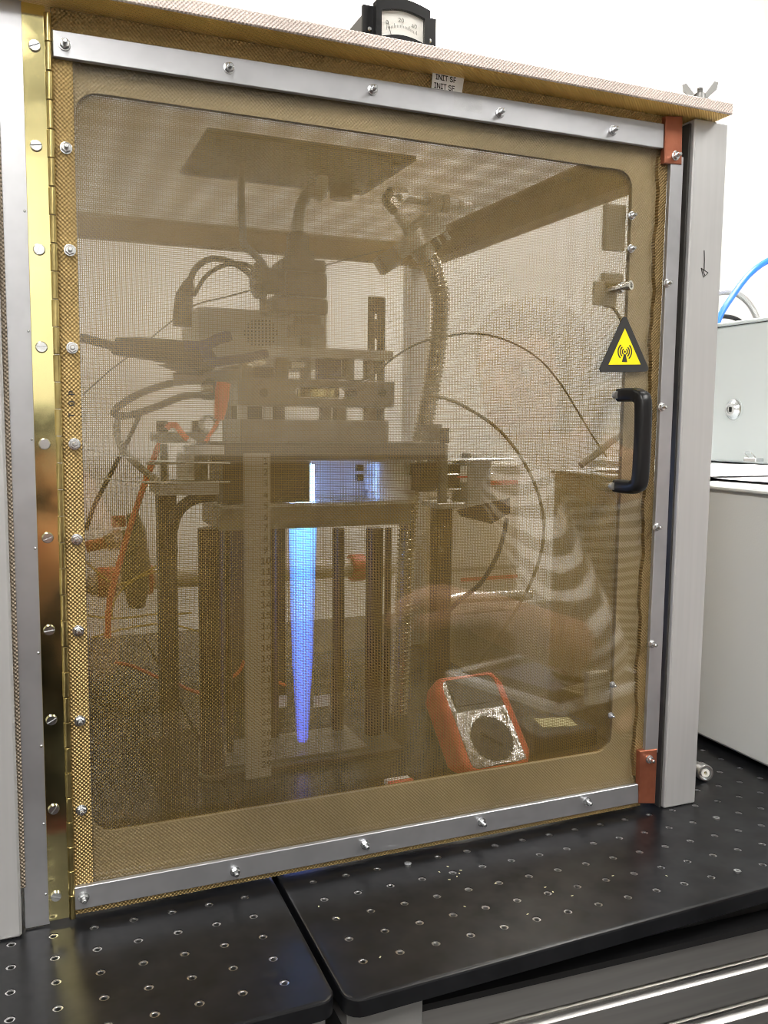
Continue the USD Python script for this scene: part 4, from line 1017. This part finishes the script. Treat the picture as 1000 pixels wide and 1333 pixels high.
def hand(w, fwd, nrm_, side, curl=.6, splay=.0):
    """Palm from the wrist along fwd, palm facing nrm_; side is the direction of the thumb; curl bends the fingers toward nrm_."""
    fwd, nrm_ = unit(fwd), unit(nrm_); side = unit(side); out = []
    w = np.asarray(w, float)
    knuck = [w + fwd * .085 + side * s for s in (.030, .010, -.010, -.029)]
    out.append(mf.Manifold.batch_hull([S(w, .022, 14)] + [S(k, .011, 12) for k in knuck] + [S(w + fwd * .03 + side * .022, .012, 12), S(w + fwd * .03 - side * .02, .012, 12)]))
    for k, l_ in zip(knuck, (.072, .080, .075, .058)):
        p = k - fwd * .006; d = fwd; r_ = .0092
        for seg, fr in enumerate((.45, .30, .25)):
            a = curl * (seg + .6); dd = unit(fwd * math.cos(a) + nrm_ * math.sin(a)); p2 = p + dd * l_ * fr; out += limb((p, r_), (p2, r_ - .0007)); p, r_ = p2, r_ - .0007
    p = w + fwd * .025 + side * .022; d = unit(fwd * .75 + side * .7 + nrm_ * .2)
    for l_ in (.036, .032, .026): p2 = p + d * l_; out += limb((p, .0105), (p2, .0098)); p = p2; d = unit(d + fwd * .35 - side * .2 + nrm_ * .15)
    return out


def figure(name, label, J, f, up, skin, hair, top, legs_m, shoe, hands, group=None, extra_top=()):
    """A person: J holds the joints; f and up are where the face looks and the head's top."""
    f = unit(f); up = unit(np.asarray(up, float) - f * (f @ np.asarray(up, float))); rt = np.cross(f, up)
    H = np.asarray(J['head'], float)
    hd = lambda a, b, c: H + rt * a + f * b + up * c
    t_ = thing(name, label, 'person', (J['pelvis'][0], J['pelvis'][1], ZF), group)
    skull = mf.Manifold.batch_hull([S(hd(0, -.022, .030), .078), S(hd(0, .012, .030), .072), S(hd(0, .030, -.020), .056), S(hd(.016, .050, -.072), .022), S(hd(-.016, .050, -.072), .022), S(hd(.046, .0, -.055), .020), S(hd(-.046, .0, -.055), .020)])
    parts = [skull, mf.Manifold.batch_hull([S(hd(0, .080, .010), .008), S(hd(0, .099, -.030), .011), S(hd(.012, .085, -.034), .008), S(hd(-.012, .085, -.034), .008)])]
    parts += [mf.Manifold.batch_hull([S(hd(s * .076, -.005, z), .007) for z in (.02, -.03)] + [S(hd(s * .084, -.018, .018), .006)]) for s in (-1, 1)]
    parts += [mf.Manifold.batch_hull([S(hd(.018, .081, -.056), .0055), S(hd(-.018, .081, -.056), .0055), S(hd(0, .085, -.058), .0065)])]
    parts += [mf.Manifold.batch_hull([S(hd(s * .016, .078, .030), .007), S(hd(s * .042, .068, .030), .007)]) for s in (-1, 1)]
    ck, pv = np.asarray(J['chest'], float), np.asarray(J['pelvis'], float); nk = H - up * .075 - f * .015
    base = (np.asarray(J['shL'], float) + np.asarray(J['shR'], float)) / 2
    parts += limb((nk, .054), (base + (H - base) * .12, .060))
    body = [mf.Manifold.batch_hull([S(J['shL'], .062), S(J['shR'], .062), S(ck, .115), S(base + (H - base) * .1, .065)]), mf.Manifold.batch_hull([S(ck, .125), S(pv, .125), S(J['hipL'], .095), S(J['hipR'], .095)])]
    parts += body
    for s in 'LR':
        parts += limb((J['sh' + s], .055), (J['el' + s], .041), (J['wr' + s], .028)) + limb((J['hip' + s], .085), (J['kn' + s], .058), (J['an' + s], .040), (J['toe' + s], .034))
        parts += hands[s](np.asarray(J['wr' + s], float))
    obj('body', fuse(parts, .016), skin, t_, smooth=True)
    # hair: cap over the skull, cut clear of the face
    cap = mf.Manifold.batch_hull([S(hd(0, -.028, .036), .088), S(hd(0, .010, .040), .081), S(hd(.03, -.03, -.04), .060), S(hd(-.03, -.03, -.04), .060)])
    cut = hull([hd(a, b, c) for a in (-.2, .2) for b, c in ((.050, .075), (.3, .075), (.3, -.3), (.015, -.3), (.020, -.02))])
    obj('hair', fuse([cap - cut], .012, 4), hair, t_, smooth=True)
    for s in (-1, 1):
        obj('eye', [S(hd(s * .031, .064, .012), .0125)], m_white, t_, smooth=True); obj('iris', [S(hd(s * .031, .0735, .012), .0055, 12)], m_ink, t_, smooth=True)
    obj('lips', [mf.Manifold.batch_hull([S(hd(.020, .0825, -.056), .0050, 12), S(hd(-.020, .0825, -.056), .0050, 12), S(hd(0, .0868, -.057), .0062, 12)])], pm('lips_' + name + str(len(used)), (.42, .16, .13), .5), t_, smooth=True)
    tp = [mf.Manifold.batch_hull([S(J['shL'], .075), S(J['shR'], .075), S(ck, .135), S(base + (H - base) * .03, .070)]), mf.Manifold.batch_hull([S(ck, .143), S(pv + (ck - pv) * .10, .142), S(J['hipL'], .108), S(J['hipR'], .108)])]
    for s in 'LR':
        sl = np.asarray(J['sh' + s], float); el = np.asarray(J['el' + s], float); tp += limb((sl, .068), (sl + (el - sl) * J.get('sleeve', .75), .057))
    obj('top', fuse(tp, .022), top, t_, smooth=True)
    for s in 'LR':
        hp_, kn, an = (np.asarray(J[k + s], float) for k in ('hip', 'kn', 'an'))
        obj('trouser_leg', fuse(limb((hp_, .102), (kn, .072), (an + (kn - an) * .08, .060)), .03), legs_m, t_, smooth=True)
        to = np.asarray(J['toe' + s], float); obj('shoe', fuse([mf.Manifold.batch_hull([S(an + [0, 0, -.02], .046), S(to, .042), S(an + [0, 0, -.035] - unit(to - an) * .02, .042)])], .02), shoe, t_, smooth=True)
    return t_


def vp(px, py, dep):
    """A point that the pane (y = .1122) mirrors to this pixel, at this path length along the view axis."""
    X = C + dep * (R.T @ np.array([(px - 500) / F, (py - 666.5) / F, 1])); return np.array([X[0], .2244 - X[1], X[2]])


def stripes(name, d, period, c0, c1):
    return usdkit.material(stage, '/World/Looks/' + name, {'g': ('geometry', {}), 'nz': ('noise_texture', {'scale': 5.0}), 'd': ('vector_math', {'math_type': 'dot_product', 'vector2': tuple(d)}), 'a': ('math', {'math_type': 'multiply_add', 'value2': .05}), 'k': ('math', {'math_type': 'multiply', 'value2': 1 / period}), 'f': ('math', {'math_type': 'fraction'}), 'c': ('math', {'math_type': 'greater_than', 'value2': .52}), 'm': ('mix', {'color1': c0, 'color2': c1}), 'p': ('principled_bsdf', {'roughness': .9})},
        [('g.position', 'd.vector1'), ('g.position', 'nz.vector'), ('nz.fac', 'a.value1'), ('d.value', 'a.value3'), ('a.value', 'k.value1'), ('k.value', 'f.value1'), ('f.value', 'c.value1'), ('c.value', 'm.fac'), ('m.color', 'p.base_color')], surface='p.BSDF')


sk1 = pm('skin_warm', (.50, .27, .19), .5); hair1 = pm('brown_hair', (.05, .032, .02), .6); hair2 = pm('black_hair', (.015, .012, .01), .5)
jeans = pm('dark_trousers', (.03, .035, .05), .8); darkred = pm('dark_red_trousers', (.10, .012, .015), .8); shoe_m = pm('dark_shoe', (.03, .028, .025), .5); blacktop = pm('black_top_fabric', (.012, .012, .013), .9)
# seated observer with a tablet
fd = unit([-.62, .78, 0]); rt_ = np.array([fd[1], -fd[0], 0])
hc = vp(688, 490, 1.38); ck = vp(835, 690, 1.60); pvp = np.array([ck[0] + .20, ck[1] - .22, -.235])
shc = vp(815, 640, 1.56)
tabs = [vp(*p, 1) for p in ((612, 873), (745, 840), (830, 880), (700, 935))]


def tab(px, py, z=-.05):
    d = R.T @ np.array([(px - 500) / F, (py - 666.5) / F, 1]); X = C + (z - C[2]) / d[2] * d; return np.array([X[0], .2244 - X[1], X[2]])


tc = [tab(612, 873), tab(745, 840), tab(830, 880), tab(700, 935)]
elL, wrL = vp(765, 850, 1.20), vp(632, 800, 1.06)
J = dict(head=hc, chest=ck, pelvis=pvp, shL=shc - rt_ * .185 + [0, 0, -.01], shR=shc + rt_ * .185, elL=elL, wrL=wrL, elR=tc[2] + rt_ * .20 - fd * .22 + [0, 0, .02], wrR=tc[2] + rt_ * .05 - fd * .04 + [0, 0, -.045],
         hipL=pvp - rt_ * .09 + [0, 0, -.02], hipR=pvp + rt_ * .09 + [0, 0, -.02], knL=pvp - rt_ * .12 + fd * .42 + [0, 0, .03], knR=pvp + rt_ * .13 + fd * .42 + [0, 0, .03],
         anL=pvp - rt_ * .12 + fd * .36 + [0, 0, -.80 + .235 + .08 - .235 + .10], anR=pvp + rt_ * .13 + fd * .36 + [0, 0, -.40], sleeve=1.0)
for s in 'LR':
    J['an' + s] = np.array([*J['an' + s][:2], ZF + .095]); J['toe' + s] = J['an' + s] + fd * .15 + [0, 0, -.045]
figure('person', 'person in a striped top seated before the cage, looking at it over a tablet', J, unit([-.85, .50, -.12]), [.06, 0, 1], sk1, hair1, stripes('striped_jersey', unit([-.30, .10, .95]), .021, (.05, .045, .05), (.72, .70, .68)), jeans, shoe_m,
       {'L': lambda w: hand(w, unit(wrL - elL), [0, 0, -1], fd, .35), 'R': lambda w: hand(w, unit(tc[3] - tc[2]), [0, 0, 1], fd, .0)})
t = thing('tablet', 'white framed tablet held in front of the striped top', 'tablet', tuple(np.mean(tc, 0)))
tx, ty = unit(tc[1] - tc[0]), None; ty = unit((tc[3] - tc[0]) - tx * (tx @ (tc[3] - tc[0]))); tz = np.cross(tx, ty)
if tz[2] < 0: tx, tz = -tx, -tz
TM = np.stack([tx, ty, tz], 1); tctr = np.mean(tc, 0); tw, th = np.linalg.norm(tc[1] - tc[0]), np.linalg.norm(tc[3] - tc[0])
obj('case', moved(extr(rrect(-tw / 2, tw / 2, -th / 2, th / 2, .008), .008, (0, 0, -.008), (1, 0, 0), (0, 1, 0)), TM, tctr), pm('white_tablet_bezel', (.93, .93, .95), .35), t, smooth=False)
obj('screen', moved(bx(-tw / 2 + .022, tw / 2 - .022, -th / 2 + .018, th / 2 - .018, 0, .0004, .0001), TM, tctr), pm('tablet_dark_glass', (.02, .02, .022), .2), t, smooth=False)
obj('page', moved(bx(-tw * .27, tw * .22, -th * .28, th * .24, .0004, .0006, .0001), TM, tctr), emit('tablet_page_glow', (.80, .80, .95), .45), t, smooth=False)
# stool
t = thing('lab_stool', 'round lab stool with four legs under the seated person', 'stool', (pvp[0], pvp[1], ZF))
sz = pvp[2] - .135
obj('seat', lathe((pvp[0], pvp[1], sz - .045), (0, 0, 1), [(0, .16), (.01, .175), (.035, .175), (.045, .165)], 32), m_rubber, t)
for a in range(4):
    dx, dy = math.cos(a * 1.571 + .4), math.sin(a * 1.571 + .4)
    obj('leg', cyl((pvp[0] + dx * .20, pvp[1] + dy * .20, ZF), (pvp[0] + dx * .10, pvp[1] + dy * .10, sz - .045), .012), m_chrome, t)
obj('foot_ring', sweep([(pvp[0] + .165 * math.cos(a), pvp[1] + .165 * math.sin(a), ZF + .28) for a in np.linspace(0, 2 * math.pi, 33)], .009, 8), m_chrome, t)
# photographer
cx_, cy_ = C[0], C[1]
t = thing('smartphone', 'dark phone held up in both hands in front of the cage', 'phone', (cx_ + .02, cy_ - .012, C[2] - .09))
obj('body', rbox(cx_ + .022, cy_ - .0125, C[2] - .055, .068, .008, .138, .0035), pm('phone_dark_metal', (.05, .06, .06), .3, .5), t)
obj('lens_ring', ring((cx_, cy_ - .0085, C[2]), (0, 1, 0), .0055, .0075, .001), m_chrome, t)
H2 = np.array([cx_ + .005, cy_ - .33, .175])
J2 = dict(head=H2, chest=[cx_ - .09, cy_ - .42, -.17], pelvis=[cx_ - .10, cy_ - .50, -.44], shL=[cx_ - .26, cy_ - .38, -.025], shR=[cx_ + .075, cy_ - .38, -.025], elL=[cx_ - .26, cy_ - .16, .0], elR=[cx_ + .085, cy_ - .20, -.06],
          wrL=[cx_ - .075, cy_ - .075, C[2] - .16], wrR=[cx_ + .095, cy_ - .075, C[2] - .16], hipL=[cx_ - .19, cy_ - .50, -.45], hipR=[cx_ - .01, cy_ - .50, -.45], knL=[cx_ - .23, cy_ - .12, -.44], knR=[cx_ + .0, cy_ - .12, -.44], sleeve=.95)
for s, sx in (('L', -.23), ('R', .0)):
    J2['an' + s] = np.array([cx_ + sx, cy_ - .26, ZF + .095]); J2['toe' + s] = J2['an' + s] + [0, .15, -.045]
figure('person', 'person in a black top and dark red trousers crouching to photograph the cage', J2, [.1, 1, .25], [0, 0, 1], sk1, hair2, blacktop, darkred, shoe_m,
       {'L': lambda w: hand(w, [.30, .75, .75], [.9, -.2, 0], [0, -.6, .8], .45), 'R': lambda w: hand(w, [-.30, .75, .75], [-.9, -.2, 0], [0, -.6, .8], .45)})

# ---------------------------------------------------------------- a faint even dome (the room is closed; it only lifts stray rays)
dome = UsdLux.DomeLight.Define(stage, '/World/room_dome'); dome.CreateIntensityAttr(0.3); dome.CreateColorAttr(Gf.Vec3f(1, 1, 1))
